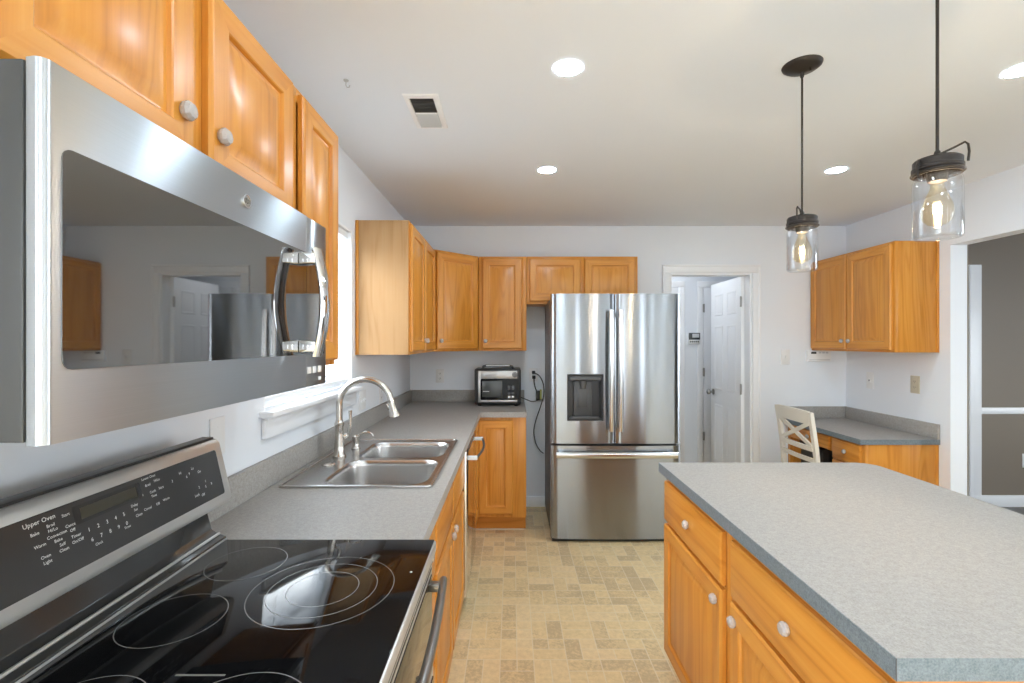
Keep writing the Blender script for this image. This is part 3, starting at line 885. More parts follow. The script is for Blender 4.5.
b = MB(); b.box(-.521, -.444, .741, .745, zc - .0002, zc, 'burner_print'); b.build('cooktop_mark', ct)
b = MB(); b.lathe([(0, .0002), (.003, .0002), (.003, 0)], 'label_print', 12, T(-.226, 1.075, zc)); b.build('indicator_dot', ct)
# vent trim and backguard
b = MB()
b.prism([(-.86, .886), (-.86, 1.0), (-.80, 1.0), (-.786, .945), (-.770, .934), (-.748, .926), (-.746, .9186), (-.746, .886)], -RY1, -RY0, 'panel_glass', .002, M=RX(PI / 2))
b.box(-.7485, -.7445, RY0 + .002, RY1 - .002, .917, .9225, 'range_steel', .001)
b.tube([(-.764, RY0 + .004, .9345), (-.764, RY1 - .004, .9345)], .0035, 'range_steel', 8)
b.build('vent_trim', g)
# control panel housing: tilted face from (x -.7336, z 1.0186) to (x -.7676, z 1.180)
b = MB()
b.prism([(-.806, 1.0), (-.806, 1.180), (-.792, 1.183), (-.774, 1.180), (-.7650, 1.171), (-.7330, 1.032), (-.738, 1.019), (-.752, 1.012), (-.80, 1.008)], -RY1, -RY0, 'range_steel', .002, 2, M=RX(PI / 2))
b.box(-.808, -.7785, RY0 + .002, RY1 - .004, 1.179, 1.1865, 'black_plastic', .002)
bgd = b.build('backguard', g)
pa = Vector((-.7330, 0, 1.032)); pb = Vector((-.7650, 0, 1.171))
up = (pb - pa).normalized(); nrm = Vector((up.z, 0, -up.x)); plen = (pb - pa).length
def panelM(y, t, off):            # local x -> +Y, local y -> up the panel, local z -> out
    p = pa + up * (t * plen) + nrm * off
    M = Matrix(((0, up.x, nrm.x, p.x), (1, up.y, nrm.y, y), (0, up.z, nrm.z, p.z), (0, 0, 0, 1)))
    return M
b = MB(); b.prism(rrect(RY0 + .028, RY1 - .028, .016, plen - .014, .006, 3), 0, .0022, 'panel_glass', .0006, 1, M=panelM(0, 0, .0005))
cp = b.build('control_panel', bgd)
b = MB(); b.prism(rrect(.825, .975, .088, .120, .003, 2), 0, .0004, 'panel_dark', M=panelM(0, 0, .0028)); 
b.box(-.062, .062, -.010, .010, 0, .0002, 'display_dim', M=panelM(.900, .104 / plen, .0032)); b.build('display', cp)
def lab(s, y, z, size=.0074, mat='label_print'):
    t = (z - pa.z) / (pb.z - pa.z)
    b.text(s, size, panelM(y, t, .0031), mat)
def letters(name, rows):
    global b
    b = MB()
    for r in rows: lab(*r)
    b.build(name, cp)
letters('upper_oven_lettering', [('Upper Oven', .768, 1.146, .0105), ('Bake', .757, 1.130), ('Broil', .784, 1.134), ('Hi/Lo', .786, 1.126), ('Start', .812, 1.141), ('Warm', .761, 1.110), ('Convection', .791, 1.116), ('Bake', .791, 1.107),
    ('Cancel', .817, 1.122), ('Off', .818, 1.113), ('Oven', .766, 1.091), ('Light', .767, 1.082), ('Self', .796, 1.098), ('Clean', .797, 1.089), ('Timer', .822, 1.102), ('On/Off', .823, 1.093)])
rows = []
for i in range(5): rows += [(str(i + 1), .847 + .019 * i, 1.102, .010), (str((i + 6) % 10), .849 + .019 * i, 1.084, .010)]
letters('number_keys', rows + [('Clock', .860, 1.073, .0065), ('Timer', .925, 1.077, .0065)])
letters('lower_oven_lettering', [('Lower Oven', 1.000, 1.151), ('Bake', .962, 1.139), ('Broil', .994, 1.137), ('Hi/Lo', 1.020, 1.140), ('Roast', .969, 1.122), ('Cook', 1.003, 1.121), ('Time', 1.004, 1.112), ('Start', 1.027, 1.122),
    ('Delay', .951, 1.110), ('Set', .952, 1.101), ('Clean', .957, 1.089), ('Cancel', .981, 1.093), ('Off', 1.009, 1.093), ('Warm', 1.034, 1.095)]
    + [(a, y, z, .0085) for a, y, z in (('Hi', 1.090, 1.135), ('Lo', 1.132, 1.135), ('3', 1.062, 1.125), ('6', 1.108, 1.122), ('9', 1.118, 1.126), ('On', 1.152, 1.122), ('2', 1.140, 1.088), ('5', 1.163, 1.083), ('1', 1.166, 1.095), ('8', 1.185, 1.084), ('Off', 1.148, 1.068), ('Lock', 1.128, 1.073))])

# oven doors
b = MB(); b.box(-.236, -.208, RY0 + .003, RY1 - .003, .600, .870, 'range_steel', .004, 3); b.box(-.2325, -.2055, RY0 + .02, RY1 - .02, .612, .836, 'oven_glass', .002)
b.box(-.232, -.2070, RY0 + .02, RY1 - .02, .862, .866, 'black_plastic'); b.box(-.232, -.2070, RY0 + .02, RY1 - .02, .848, .853, 'black_plastic'); ud = b.build('oven_door', g)
b = MB(); b.box(-.236, -.205, RY0 + .003, RY1 - .003, .120, .592, 'range_steel', .004, 3); b.box(-.2325, -.2015, RY0 + .02, RY1 - .02, .14, .575, 'oven_glass', .002); ld = b.build('oven_door', g)
for dd, z in ((ud, .822), (ld, .545)):
    b = MB()
    for y in (RY0 + .055, RY1 - .055): b.box(-.208, -.172, y - .012, y + .012, z - .010, z + .010, 'range_handle', .004)
    b.tube([(-.175 + .016 * math.sin(PI * t / 16), RY0 + .03 + (RY1 - RY0 - .06) * t / 16, z + .004) for t in range(17)], .0102, 'range_handle', 12); b.build('handle', dd)

# ---------------------------------------------------------------- microwave
MX = -.487
MZ0, MZ1, SEAM = 1.326, 1.732, 1.135
m = thing('microwave_oven', 'over-the-range stainless steel microwave mounted above the stove', 'microwave', (-.68, (RY0 + RY1) / 2, MZ0))
b = MB(); b.box(XL + .003, MX - .021, RY0, RY1, MZ0 + .003, MZ1 - .002, 'charcoal_plastic', .003)
for i in range(5): b.box(-.80 + .05 * i, -.78 + .05 * i, RY0 + .06, RY1 - .06, MZ0 + .0, MZ0 + .004, 'black_plastic')
b.box(MX - .06, MX - .042, .70, 1.0, MZ0 - .004, MZ0 + .004, 'black_plastic', .001); b.build('case', m)
b = MB()
# door: rounded left edge
pr = [(MX - .020, RY0 + .002)] + [(MX - .010 + .010 * math.sin(a), RY0 + .010 - .010 * math.cos(a)) for a in [i * PI / 16 for i in range(9)]] + [(MX, SEAM - .0008), (MX - .020, SEAM - .0008)]
b.prism(pr, MZ0, MZ1, 'microwave_steel', 0); md = b.build('door', m)
b = MB()
GZ0, GZ1 = 1.404, 1.646
ring = [(y, z) for y, z in rrect(.5185, SEAM - .0008, GZ0, GZ1, .012, 4)]
ring = [(y if y < .9 else SEAM - .0008, z if y < .9 else (GZ0 if z < 1.5 else GZ1)) for y, z in ring]
seen = []
for p in ring:
    if not seen or (abs(p[0] - seen[-1][0]) + abs(p[1] - seen[-1][1])) > 1e-6: seen.append(p)
MG = Matrix(((0, 0, 1, MX), (1, 0, 0, 0), (0, 1, 0, 0), (0, 0, 0, 1)))
b.prism(seen, -.001, .0012, 'microwave_glass', M=MG); b.build('window', md, smooth=False)
b = MB()
for y, z, r0, r1 in ((.879, 1.692, .0125, .0105),):
    n = 40
    Rg = []
    for r, x in ((r0, .0006), (r0, .0028), (r1, .0028), (r1, .0018)):
        Rg.append([(MX + x, y + r * math.cos(2 * PI * i / n), z + r * math.sin(2 * PI * i / n)) for i in range(n)])
    b.loft(Rg, 'chrome', 'handle_steel')
for sgn in (-1, 1):                 # the two scrolled letters of the round emblem
    pts = []
    for i in range(26):
        a = -.4 + i * .26
        rr = .0058 - .00012 * i
        pts.append((MX + .0026, .879 + sgn * .0036 + rr * .75 * math.cos(a) * 1.0, 1.692 + rr * math.sin(a)))
    b.tube(pts, .0007, 'grey_print', 6)
b.build('emblem', md)
hy = 1.112
b = MB()
for z in (1.424, 1.626):
    b.prism([(MX + .001, z - .014), (MX + .001, z + .014), (MX + .040, z + .011), (MX + .040, z - .011)], -(hy + .016), -(hy - .020), 'chrome', .003, M=RX(PI / 2))
prof = []
nseg = 20
Rg = []
for i in range(nseg + 1):
    t = i / nseg; z = 1.400 + .250 * t
    x = MX + .034 + .020 * math.sin(PI * t)
    wv = .020 + .004 * math.sin(PI * t)
    sect = []
    for k in range(14):
        a = 2 * PI * k / 14
        sect.append((x + .0095 * math.sin(a), hy + wv * math.cos(a), z))
    Rg.append(sect)
b.loft(Rg, 'chrome', 'chrome', 'chrome'); b.build('handle', md)
b = MB(); b.box(MX - .020, MX, SEAM + .0008, RY1, MZ0, MZ1, 'microwave_steel', .0015)
cpn = b.build('control_panel', m)
b = MB(); b.box(MX - .001, MX + .0012, SEAM + .0008, RY1 - .016, GZ0, GZ1, 'microwave_glass'); b.build('keypad', cpn)
for y in (1.150, 1.180, 1.213):
    b = MB(); b.box(MX, MX + .002, y - .010, y + .010, 1.358, 1.374, 'plate_white', .001); b.build('button', cpn)
for y in (1.213,):
    b = MB(); b.box(MX, MX + .002, y - .008, y + .008, 1.338, 1.347, 'plate_white', .001); b.build('button', cpn)

# ---------------------------------------------------------------- refrigerator
FX0, FX1, FYF = .278, 1.203, 3.412
fr = thing('refrigerator', 'stainless steel french door refrigerator with bottom freezer against the back wall', 'refrigerator', ((FX0 + FX1) / 2, 3.78, 0))
b = MB(); b.box(FX0 + .006, FX1 - .006, FYF + .075, YB - .03, .03, 1.752, 'fridge_side', .006)
b.box(FX0 + .01, FX1 - .01, FYF + .03, FYF + .10, .003, .0265, 'black_plastic', .003)
b.box(FX0 + .03, FX0 + .10, FYF + .06, FYF + .12, 1.752, 1.772, 'charcoal_plastic', .004); b.box(FX1 - .10, FX1 - .03, FYF + .06, FYF + .12, 1.752, 1.772, 'charcoal_plastic', .004)
for x in (FX0 + .08, FX1 - .08):
    for y in (FYF + .12, YB - .09): b.lathe([(0, 0), (.02, 0), (.02, .03), (0, .03)], 'black_plastic', 12, T(x, y, 0))
b.build('cabinet_shell', fr)
def door_front(x0, x1, bulge=.014, yb=FYF + .068, n=20, edge=.012):
    """convex front edge, plan polygon (x, y)"""
    p = [(x0, yb)]
    for i in range(n + 1):
        t = i / n; x = x0 + (x1 - x0) * t
        e = min(t, 1 - t) * (x1 - x0)
        rnd = 0 if e >= edge else edge - math.sqrt(max(0, edge ** 2 - (edge - e) ** 2))
        p.append((x, FYF + bulge - bulge * (1 - (2 * t - 1) ** 2) + rnd))
    p.append((x1, yb)); return p
def sub(p, x0, x1):                # slice a plan polygon between x0 and x1 (front edge interpolated)
    f = p[1:-1]
    def yat(x):
        for (xa, ya), (xb, yb) in zip(f, f[1:]):
            if xa - 1e-9 <= x <= xb + 1e-9 and xb > xa: return ya + (yb - ya) * (x - xa) / (xb - xa)
        return f[-1][1]
    mid = [(x, y) for x, y in f if x0 < x < x1]
    return [(x0, p[0][1]), (x0, yat(x0))] + mid + [(x1, yat(x1)), (x1, p[0][1])]
xm = (FX0 + FX1) / 2 - .006
DZ0, DZ1 = .708, 1.776
LP = door_front(FX0, xm - .003); RP = door_front(xm + .003, FX1)
ax0, ax1, az0, az1 = .392, .650, .872, 1.203
b = MB()
b.prism(LP, az1, DZ1, 'fridge_steel'); b.prism(LP, DZ0, az0, 'fridge_steel')
b.prism(sub(LP, FX0, ax0), az0, az1, 'fridge_steel'); b.prism(sub(LP, ax1, xm - .003), az0, az1, 'fridge_steel')
ldo = b.build('door', fr, angle=30)
b = MB(); b.prism(RP, DZ0, DZ1, 'fridge_steel'); rdo = b.build('door', fr, angle=30)
b = MB(); b.prism(door_front(FX0, FX1, .016, n=30), .028, DZ0 - .016, 'fridge_steel'); fdo = b.build('freezer_drawer', fr, angle=30)
# dispenser
b = MB()
yf = FYF + .0005
R = []
for ins, y in ((0, yf + .02), (0, yf - .004), (.008, yf - .006), (.014, yf - .003), (.016, yf + .058)):
    R.append([(ax0 + ins, y, az0 + ins), (ax1 - ins, y, az0 + ins), (ax1 - ins, y, az1 - ins), (ax0 + ins, y, az1 - ins)])
b.loft(R, 'black_plastic', 'black_plastic')
dsp = b.build('water_dispenser', ldo, smooth=False)
b = MB(); b.box(ax0 + .016, ax1 - .016, yf - .002, yf + .03, az1 - .046, az1 - .016, 'charcoal_plastic', .003)
b.box(ax0 + .05, ax1 - .075, yf + .035, yf + .055, az0 + .02, az1 - .05, 'charcoal_plastic', .006); b.box(ax0 + .08, ax1 - .105, yf + .028, yf + .04, az0 + .085, az1 - .10, 'charcoal_plastic', .006)
b.lathe([(0, 0), (.016, 0), (.022, .02), (.028, .045), (.028, .055), (0, .055)], 'dark_grey_metal', 18, T((ax0 + ax1) / 2 - .012, yf + .028, az1 - .105))
b.box(ax0 + .03, ax1 - .03, yf + .0, yf + .05, az0 + .016, az0 + .026, 'dark_grey_metal', .002); b.build('paddle', dsp)
for dd, x in ((ldo, xm - .033), (rdo, xm + .033)):
    b = MB()
    for z in (.835, 1.625): b.box(x - .011, x + .011, FYF - .032, FYF + .008, z - .016, z + .016, 'handle_steel', .004)
    Rg = []
    for i in range(25):
        t = i / 24; z = .800 + .860 * t; y = FYF - .036 - .012 * math.sin(PI * t)
        Rg.append([(x + .017 * math.cos(a), y + .011 * math.sin(a), z) for a in [2 * PI * k / 14 for k in range(14)]])
    b.loft(Rg, 'handle_steel', 'handle_steel', 'handle_steel'); b.build('handle', dd)
b = MB()
for x in (FX0 + .07, FX1 - .07): b.box(x - .022, x + .022, FYF - .030, FYF + .008, .620, .650, 'handle_steel', .004)
Rg = []
for i in range(29):
    t = i / 28; x = FX0 + .035 + (FX1 - FX0 - .07) * t; y = FYF - .032 - .010 * math.sin(PI * t)
    Rg.append([(x, y + .011 * math.cos(a), .634 + .022 * math.sin(a)) for a in [2 * PI * k / 14 for k in range(14)]])
b.loft(Rg, 'handle_steel', 'handle_steel', 'handle_steel'); b.build('handle', fdo)

# ---------------------------------------------------------------- island
IX0, IX1, IY0, IY1 = .632, 1.536, .789, 2.063
it = thing('island_countertop', 'pale grey speckled laminate top of the kitchen island with rounded far corner', 'countertop', ((IX0 + IX1) / 2, (IY0 + IY1) / 2, CT - .038))
b = MB()
rc = .075
poly = [(IX0, IY0), (IX1, IY0)] + [(IX1 - rc + rc * math.cos(a), IY1 - rc + rc * math.sin(a)) for a in [PI / 2 * i / 8 for i in range(9)]] + [(IX0, IY1)]
b.prism(poly, CT - .038, CT, 'laminate', .0006, 1); b.build('worktop', it)
inner = poly
outer = [(IX0 - .0014, IY0 - .0014), (IX1 + .0014, IY0 - .0014)] + [(IX1 - rc + (rc + .0014) * math.cos(a), IY1 - rc + (rc + .0014) * math.sin(a)) for a in [PI / 2 * i / 8 for i in range(9)]] + [(IX0 - .0014, IY1 + .0014)]
b = MB()
b.prism(outer, CT - .038, CT - .0008, 'laminate_edge', holes=[inner])
for x, y in ((IX0 - .0016, IY0 - .0016), (IX1 + .0004, IY0 - .0016)): b.box(x, x + .0012, y, y + .0012, CT - .038, CT - .0005, 'seam_dark')
b.build('edge_strip', it, smooth=False)
it.children[-1]['label'] = 'blue-grey edge strip'
IXF = .643
def island_cab(label, yfar, w, knobside):
    c = base('base_cabinet', label, (IXF, yfar, 0), -PI / 2, w, .66, rails=[(.648, .675)])
    front_panel(c, 'drawer', .008, w - .034, .680, .846, drawer=True, knob=(0, 0))
    front_panel(c, 'door', .008, w - .034, .128, .666, knob=(((w - .046) / 2 - .032) * knobside, .225))
    return c
island_cab('oak island cabinet with a drawer and a door, at the end toward the refrigerator', 2.045, .595, 1)
c = base('base_cabinet', 'oak island cabinet with a wide drawer over a door, at the near end', (IXF, 1.4485, 0), -PI / 2, .636, .66, rails=[(.648, .675)])
front_panel(c, 'drawer', .026, .626, .680, .846, drawer=True, knob=(0, 0))
front_panel(c, 'door', .026, .626, .128, .666, knob=(-.268, .225))

# ---------------------------------------------------------------- desk
DYN, DT = 3.254, .770
dk = thing('built_in_desk', 'oak built-in desk with grey laminate top and backsplash in the right back corner', 'desk', (2.63, 3.71, 0))
b = MB(); b.prism([(2.363, DYN), (XR - .002, DYN), (XR - .002, YB - .002), (2.363, YB - .002)], DT - .036, DT, 'laminate', .0006, 1); b.build('desktop', dk)
b = MB(); b.box(2.3612, 2.3628, DYN - .0014, YB - .003, DT - .036, DT - .0006, 'laminate_edge'); b.box(2.3628, XR - .003, DYN - .0014, DYN + .0002, DT - .036, DT - .0006, 'laminate_edge'); b.build('edge_strip', dk)
b = MB(); b.box(XR - .021, XR - .0015, DYN, YB - .022, DT, .872, 'laminate', .002); b.box(2.363, XR - .0015, YB - .021, YB - .0015, DT, .872, 'laminate', .002); b.build('backsplash', dk)
b = MB(); b.box(2.398, XR - .003, DYN + .012, 3.585, .10, DT - .037, 'oak_z', .0015); b.box(2.42, XR - .003, DYN + .02, 3.58, 0, .10, 'oak_x')
b.box(XR - .022, XR - .003, DYN + .009, DYN + .0125, .10, DT - .037, 'oak_z', .001); b.box(2.398, 2.418, DYN + .008, DYN + .0125, .10, DT - .037, 'oak_z', .001); b.build('drawer_pedestal', dk)
b = MB(); b.box(2.398, XR - .003, 4.13, YB - .003, 0, DT - .037, 'oak_z', .0015); b.build('end_panel', dk)
def desk_front(y0, y1, z0, z1, kn):
    o = front_panel(dk, 'drawer', 0, y1 - y0, 0, z1 - z0, drawer=True, rotz=-PI / 2, loc=Vector((2.378, (y0 + y1) / 2, (z0 + z1) / 2)) - OFF[dk.name], knob=(0, 0) if kn else None)
desk_front(3.288, 3.572, .575, .722, True); desk_front(3.288, 3.572, .345, .560, True); desk_front(3.288, 3.572, .115, .330, True)
b = MB(); b.box(2.398, 2.86, 3.586, 4.129, .615, DT - .037, 'oak_y', .0015); b.build('apron', dk)
desk_front(3.610, 4.105, .622, .722, True)

# dark ribbed box shape filling the kneehole
kb = thing('dark_box', 'dark ribbed box shape in the kneehole under the desk behind the chair', 'box', (2.665, 3.98, 0))
b = MB(); b.box(2.47, 2.86, 3.845, 4.11, 0.001, .570, 'dark_fabric', .012, 3)
for k in range(9): b.box(2.485 + .042 * k, 2.510 + .042 * k, 3.8405, 3.850, .03, .545, 'dark_fabric', .003)
b.build('box_body', kb)
b = MB(); b.box(2.462, 2.868, 3.835, 4.115, .568, .600, 'black_plastic', .006); b.build('lid', kb)

# chair at the desk
ch = thing('dining_chair', 'off-white wooden chair with an X-shaped back pulled up to the desk', 'chair', (2.28, 3.585, 0))
cy0, cy1 = 3.375, 3.795
def post(y):
    pts = [(2.135, y, .0), (2.150, y, .25), (2.155, y, .47), (2.135, y, .68), (2.098, y, .935)]
    b = MB()
    Rg = []
    for x, yy, z in pts: Rg.append([(x - .013, yy - .018, z), (x + .013, yy - .018, z), (x + .013, yy + .018, z), (x - .013, yy + .018, z)])
    b.loft(Rg, 'cream_paint', 'cream_paint', 'cream_paint'); return b.build('back_post', ch, angle=30)
post(cy0); post(cy1)
def slat(z0, z1, name, th=.010, arch=.0):
    b = MB()
    def xx(z): return 2.155 - (z - .47) / (.935 - .47) * .057 - .004
    n = 10; Rg = []
    for i in range(n + 1):
        t = i / n; y = cy0 + .014 + (cy1 - cy0 - .028) * t; dx = -.012 * math.sin(PI * t); a = arch * math.sin(PI * t)
        Rg.append([(xx(z0) + dx - th, y, z0), (xx(z0) + dx + th, y, z0), (xx(z1) + dx + th, y, z1 + a), (xx(z1) + dx - th, y, z1 + a)])
    b.loft(Rg, 'cream_paint', 'cream_paint', 'cream_paint'); b.build(name, ch)
slat(.850, .940, 'crest_rail', .010, .006); slat(.655, .690, 'back_rail'); slat(.575, .605, 'back_rail')
b = MB()
xa, xb_ = 2.122, 2.100
for s in (0, 1):
    y0_, y1_ = (cy0 + .015, cy1 - .015) if s == 0 else (cy1 - .015, cy0 + .015)
    p0 = Vector((2.124, y0_, .685)); p1 = Vector((2.100, y1_, .858))
    d_ = (p1 - p0).normalized(); sd = Vector((1, 0, .12)).normalized(); w_ = d_.cross(sd).normalized()
    Rg = []
    for p in (p0, p1): Rg.append([p + sd * (.006 if s else .0075) + w_ * .014, p + sd * (.006 if s else .0075) - w_ * .014, p - sd * .007 - w_ * .014, p - sd * .007 + w_ * .014])
    b.loft(Rg, 'cream_paint', 'cream_paint', 'cream_paint')
b.build('cross_brace', ch)
b = MB(); b.prism([(2.14, cy0 + .005), (2.56, cy0 - .015), (2.575, cy0), (2.575, cy1), (2.56, cy1 + .015), (2.14, cy1 - .005)], .435, .475, 'dark_fabric', .012, 3); b.build('seat', ch)
b = MB()
for y in (cy0 + .002, cy1 - .002): b.box(2.165, 2.53, y - .010, y + .010, .375, .434, 'cream_paint', .002)
b.box(2.535, 2.555, cy0 + .015, cy1 - .015, .375, .434, 'cream_paint', .002); b.build('seat_apron', ch)
for y in (cy0, cy1):
    b = MB(); b.loft([[(2.545 - w_, y - w_, z), (2.545 + w_, y - w_, z), (2.545 + w_, y + w_, z), (2.545 - w_, y + w_, z)] for z, w_ in ((0, .013), (.434, .019))], 'cream_paint', 'cream_paint', 'cream_paint'); b.build('front_leg', ch)

# ---------------------------------------------------------------- toaster oven and cord
TX0, TX1, TY0, TY1, TZ = -.302, .072, 3.850, 4.120, CT
t = thing('toaster_oven', 'black and steel countertop toaster oven on the back counter', 'toaster oven', ((TX0 + TX1) / 2, (TY0 + TY1) / 2, TZ))
b = MB(); b.box(TX0, TX1, TY0 + .008, TY1, TZ + .014, TZ + .300, 'charcoal_plastic', .014, 3)
b.box(TX0 + .012, TX1 - .012, TY0, TY0 + .02, TZ + .016, TZ + .296, 'black_plastic', .006); b.build('housing', t)
for x in (TX0 + .04, TX1 - .04):
    for y in (TY0 + .04, TY1 - .04):
        b = MB(); b.lathe([(0, 0), (.013, 0), (.015, .016), (0, .016)], 'black_plastic', 12, T(x, y, TZ)); b.build('foot', t)
b = MB(); b.box(TX0 + .045, TX1 - .030, TY0 - .006, TY0 + .006, TZ + .218, TZ + .285, 'toaster_steel', .004)
b.box(TX0 + .045, TX1 - .030, TY0 - .006, TY0 + .006, TZ + .032, TZ + .052, 'toaster_steel', .003); b.box(TX0 + .030, TX0 + .052, TY0 - .006, TY0 + .006, TZ + .032, TZ + .285, 'toaster_steel', .003); b.build('front_trim', t)
b = MB(); b.prism(rrect(TX0 + .050, TX1 - .020, TZ + .052, TZ + .222, .012, 4), 0, .010, 'black_glass', .001, 1, M=T(0, TY0 - .002, 0) @ RX(PI / 2)); dw = b.build('door', t)
b = MB(); b.box(TX0 + .062, TX0 + .225, TY0 - .0145, TY0 - .012, TZ + .075, TZ + .205, 'lcd_dark', .0008); b.box(TX0 + .070, TX0 + .12, TY0 - .0155, TY0 - .0145, TZ + .118, TZ + .124, 'vent_grey'); b.build('window', dw)
for i in range(2):
    for j in range(3):
        b = MB(); b.box(TX1 - .105 + .030 * i, TX1 - .085 + .030 * i, TY0 - .0145, TY0 - .012, TZ + .070 + .026 * j + (.012 if j == 2 else 0), TZ + .085 + .026 * j + (.030 if j == 2 else 0), 'plate_white' if j == 0 else 'dark_grey_metal', .001); b.build('button', t)
b = MB(); b.lathe([(0, 0), (.022, 0), (.022, .004), (.017, .005), (.016, .016), (0, .017)], 'dark_grey_metal', 20, T(TX1 - .050, TY0 - .006, TZ + .254) @ RX(PI / 2)); b.build('dial', t)
b = MB(); b.tube([(TX0 + .06, TY0 + .05, TZ + .296), (TX0 + .07, TY0 + .05, TZ + .318), (TX0 + .09, TY0 + .05, TZ + .323), (TX1 - .09, TY0 + .05, TZ + .323), (TX1 - .07, TY0 + .05, TZ + .318), (TX1 - .06, TY0 + .05, TZ + .296)], .010, 'charcoal_plastic', 10)
b.box(TX0 + .09, TX1 - .09, TY0 + .038, TY0 + .062, TZ + .318, TZ + .330, 'vent_grey', .004); b.build('top_handle', t)
def bez(pts, n=8):
    P = [Vector(p) for p in pts]; out = []
    for i in range(len(P) - 1):
        p0, p1, p2, p3 = P[max(i - 1, 0)], P[i], P[i + 1], P[min(i + 2, len(P) - 1)]
        for k in range(n):
            t_ = k / n
            out.append(.5 * ((2 * p1) + (-p0 + p2) * t_ + (2 * p0 - 5 * p1 + 4 * p2 - p3) * t_ ** 2 + (-p0 + 3 * p1 - 3 * p2 + p3) * t_ ** 3))
    out.append(P[-1]); return out
yw = YB - .012
b = MB(); b.tube(bez([(TX1 - .002, 4.06, .965), (.12, 4.06, .945), (.17, 4.08, .925), (.215, 4.12, .930), (.238, 4.14, .960), (.240, 4.142, .985)]), .0042, 'cord_black', 8); b.build('power_cord', t)

# outlets, switches
def plate(name, label, cat, kind, pos, face, w=.072, h=.116, mat='plate_white', group=None):
    """face: 'left' wall (+X normal), 'back' (-Y normal), 'right' (-X normal)"""
    rot = {'back': 0, 'left': PI / 2, 'right': -PI / 2}[face]
    o = thing(name, label, cat, pos, rot, group, True)
    b = MB(); b.box(-w / 2, w / 2, -.006, -.0005, -h / 2, h / 2, mat, .0025, 2); b.build('cover_plate', o)
    if kind == 'outlet':
        for dz in (-.021, .021):
            b = MB(); b.prism(rrect(-.0165, .0165, dz - .0145, dz + .0145, .008, 4), 0, .0022, mat, M=T(0, -.0055, 0) @ RX(PI / 2))
            for sx in (-.006, .006): b.box(sx - .0014, sx + .0014, -.0082, -.0075, dz - .002, dz + .007, 'plate_slot')
            b.lathe([(0, 0), (.0022, 0), (.0022, .0006), (0, .0006)], 'plate_slot', 8, T(0, -.0076, dz - .008) @ RX(PI / 2)); b.build('receptacle', o)
    elif kind == 'switch':
        n = max(1, round((w - .026) / .046))
        for k in range(n):
            x = (k - (n - 1) / 2) * .046
            b = MB(); b.box(x - .005, x + .005, -.009, -.005, -.012, .012, mat, .001); b.box(x - .004, x + .004, -.017, -.008, .0, .009, mat, .001); b.build('toggle', o)
    elif kind == 'screws':
        for dz in (-.03, .03):
            b = MB(); b.lathe([(0, 0), (.003, 0), (.003, .001), (0, .001)], mat, 10, T(0, -.006, dz) @ RX(PI / 2)); b.build('screw', o)
    elif kind == 'jack':
        b = MB(); b.box(-.012, .012, -.011, -.005, -.015, .015, mat, .001); b.box(-.006, .006, -.0115, -.0105, -.006, .006, 'plate_slot'); b.build('jack', o)
    return o
plate('wall_outlet', 'white duplex outlet on the back wall left of the toaster oven', 'outlet', 'outlet', (-.626, YB, 1.135), 'back')
plate('wall_outlet', 'white outlet with black plugs beside the refrigerator', 'outlet', 'outlet', (.186, YB, 1.145), 'back')
plate('wall_outlet', 'white double gang plate on the left wall just behind the faucet', 'outlet', 'switch', (XL, 2.83, 1.090), 'left', w=.118)
plate('wall_outlet', 'white outlet on the left wall near the back corner', 'outlet', 'outlet', (XL, 3.23, 1.078), 'left')
plate('wall_plate', 'blank white wall plate on the left wall above the end of the range', 'wall plate', 'screws', (XL, 1.436, 1.150), 'left')
plate('light_switch', 'white light switch on the back wall right of the doorway', 'switch', 'switch', (2.374, YB, 1.300), 'back', w=.078, h=.13)
plate('phone_jack', 'white wall jack box on the right wall above the desk', 'wall jack', 'jack', (XR, 3.89, 1.120), 'right', w=.075, h=.135)
plate('wall_outlet', 'beige outlet on the right wall above the desk end', 'outlet', 'outlet', (XR, 3.455, 1.125), 'right', mat='plate_beige', w=.078, h=.126)
plate('wall_outlet', 'white outlet low on the grey-brown dining room wall', 'outlet', 'outlet', (4.475, YB, .40), 'back', w=.08, h=.12)
# plugs and the cord down behind the refrigerator
p = thing('power_adapter', 'black plug with a yellow-green tag hanging on its cord below the outlet by the refrigerator', 'plug adapter', (.235, YB - .03, .985))
b = MB(); b.box(.205, .240, YB - .045, YB - .012, .930, 1.010, 'black_plastic', .004); b.build('adapter_body', p)
b = MB(); b.box(.240, .256, YB - .050, YB - .014, .935, 1.020, 'adapter_yellow', .004); b.build('side_tag', p)
b = MB(); b.tube(bez([(.190, YB - .030, 1.115), (.192, YB - .03, 1.08), (.200, YB - .03, 1.04), (.212, YB - .03, 1.008)]), .005, 'cord_black', 8)
b.box(.174, .204, YB - .032, YB - .0085, 1.112, 1.140, 'black_plastic', .005); b.build('plug_lead', p)
p = thing('extension_cord', 'thin black cord looping from the outlet down behind the refrigerator', 'cord', (.20, YB - .03, .70))
b = MB(); b.box(.172, .200, YB - .032, YB - .0085, 1.155, 1.182, 'black_plastic', .005); b.build('plug', p)
b = MB(); b.tube(bez([(.190, YB - .034, 1.165), (.235, YB - .05, 1.140), (.268, YB - .055, 1.07), (.272, YB - .06, .98), (.245, YB - .06, .88), (.205, YB - .055, .76), (.188, YB - .05, .66), (.205, YB - .04, .56), (.238, YB - .04, .50), (.262, YB - .04, .478), (.272, YB - .04, .473)]), .0045, 'cord_black', 8); b.build('cable', p)

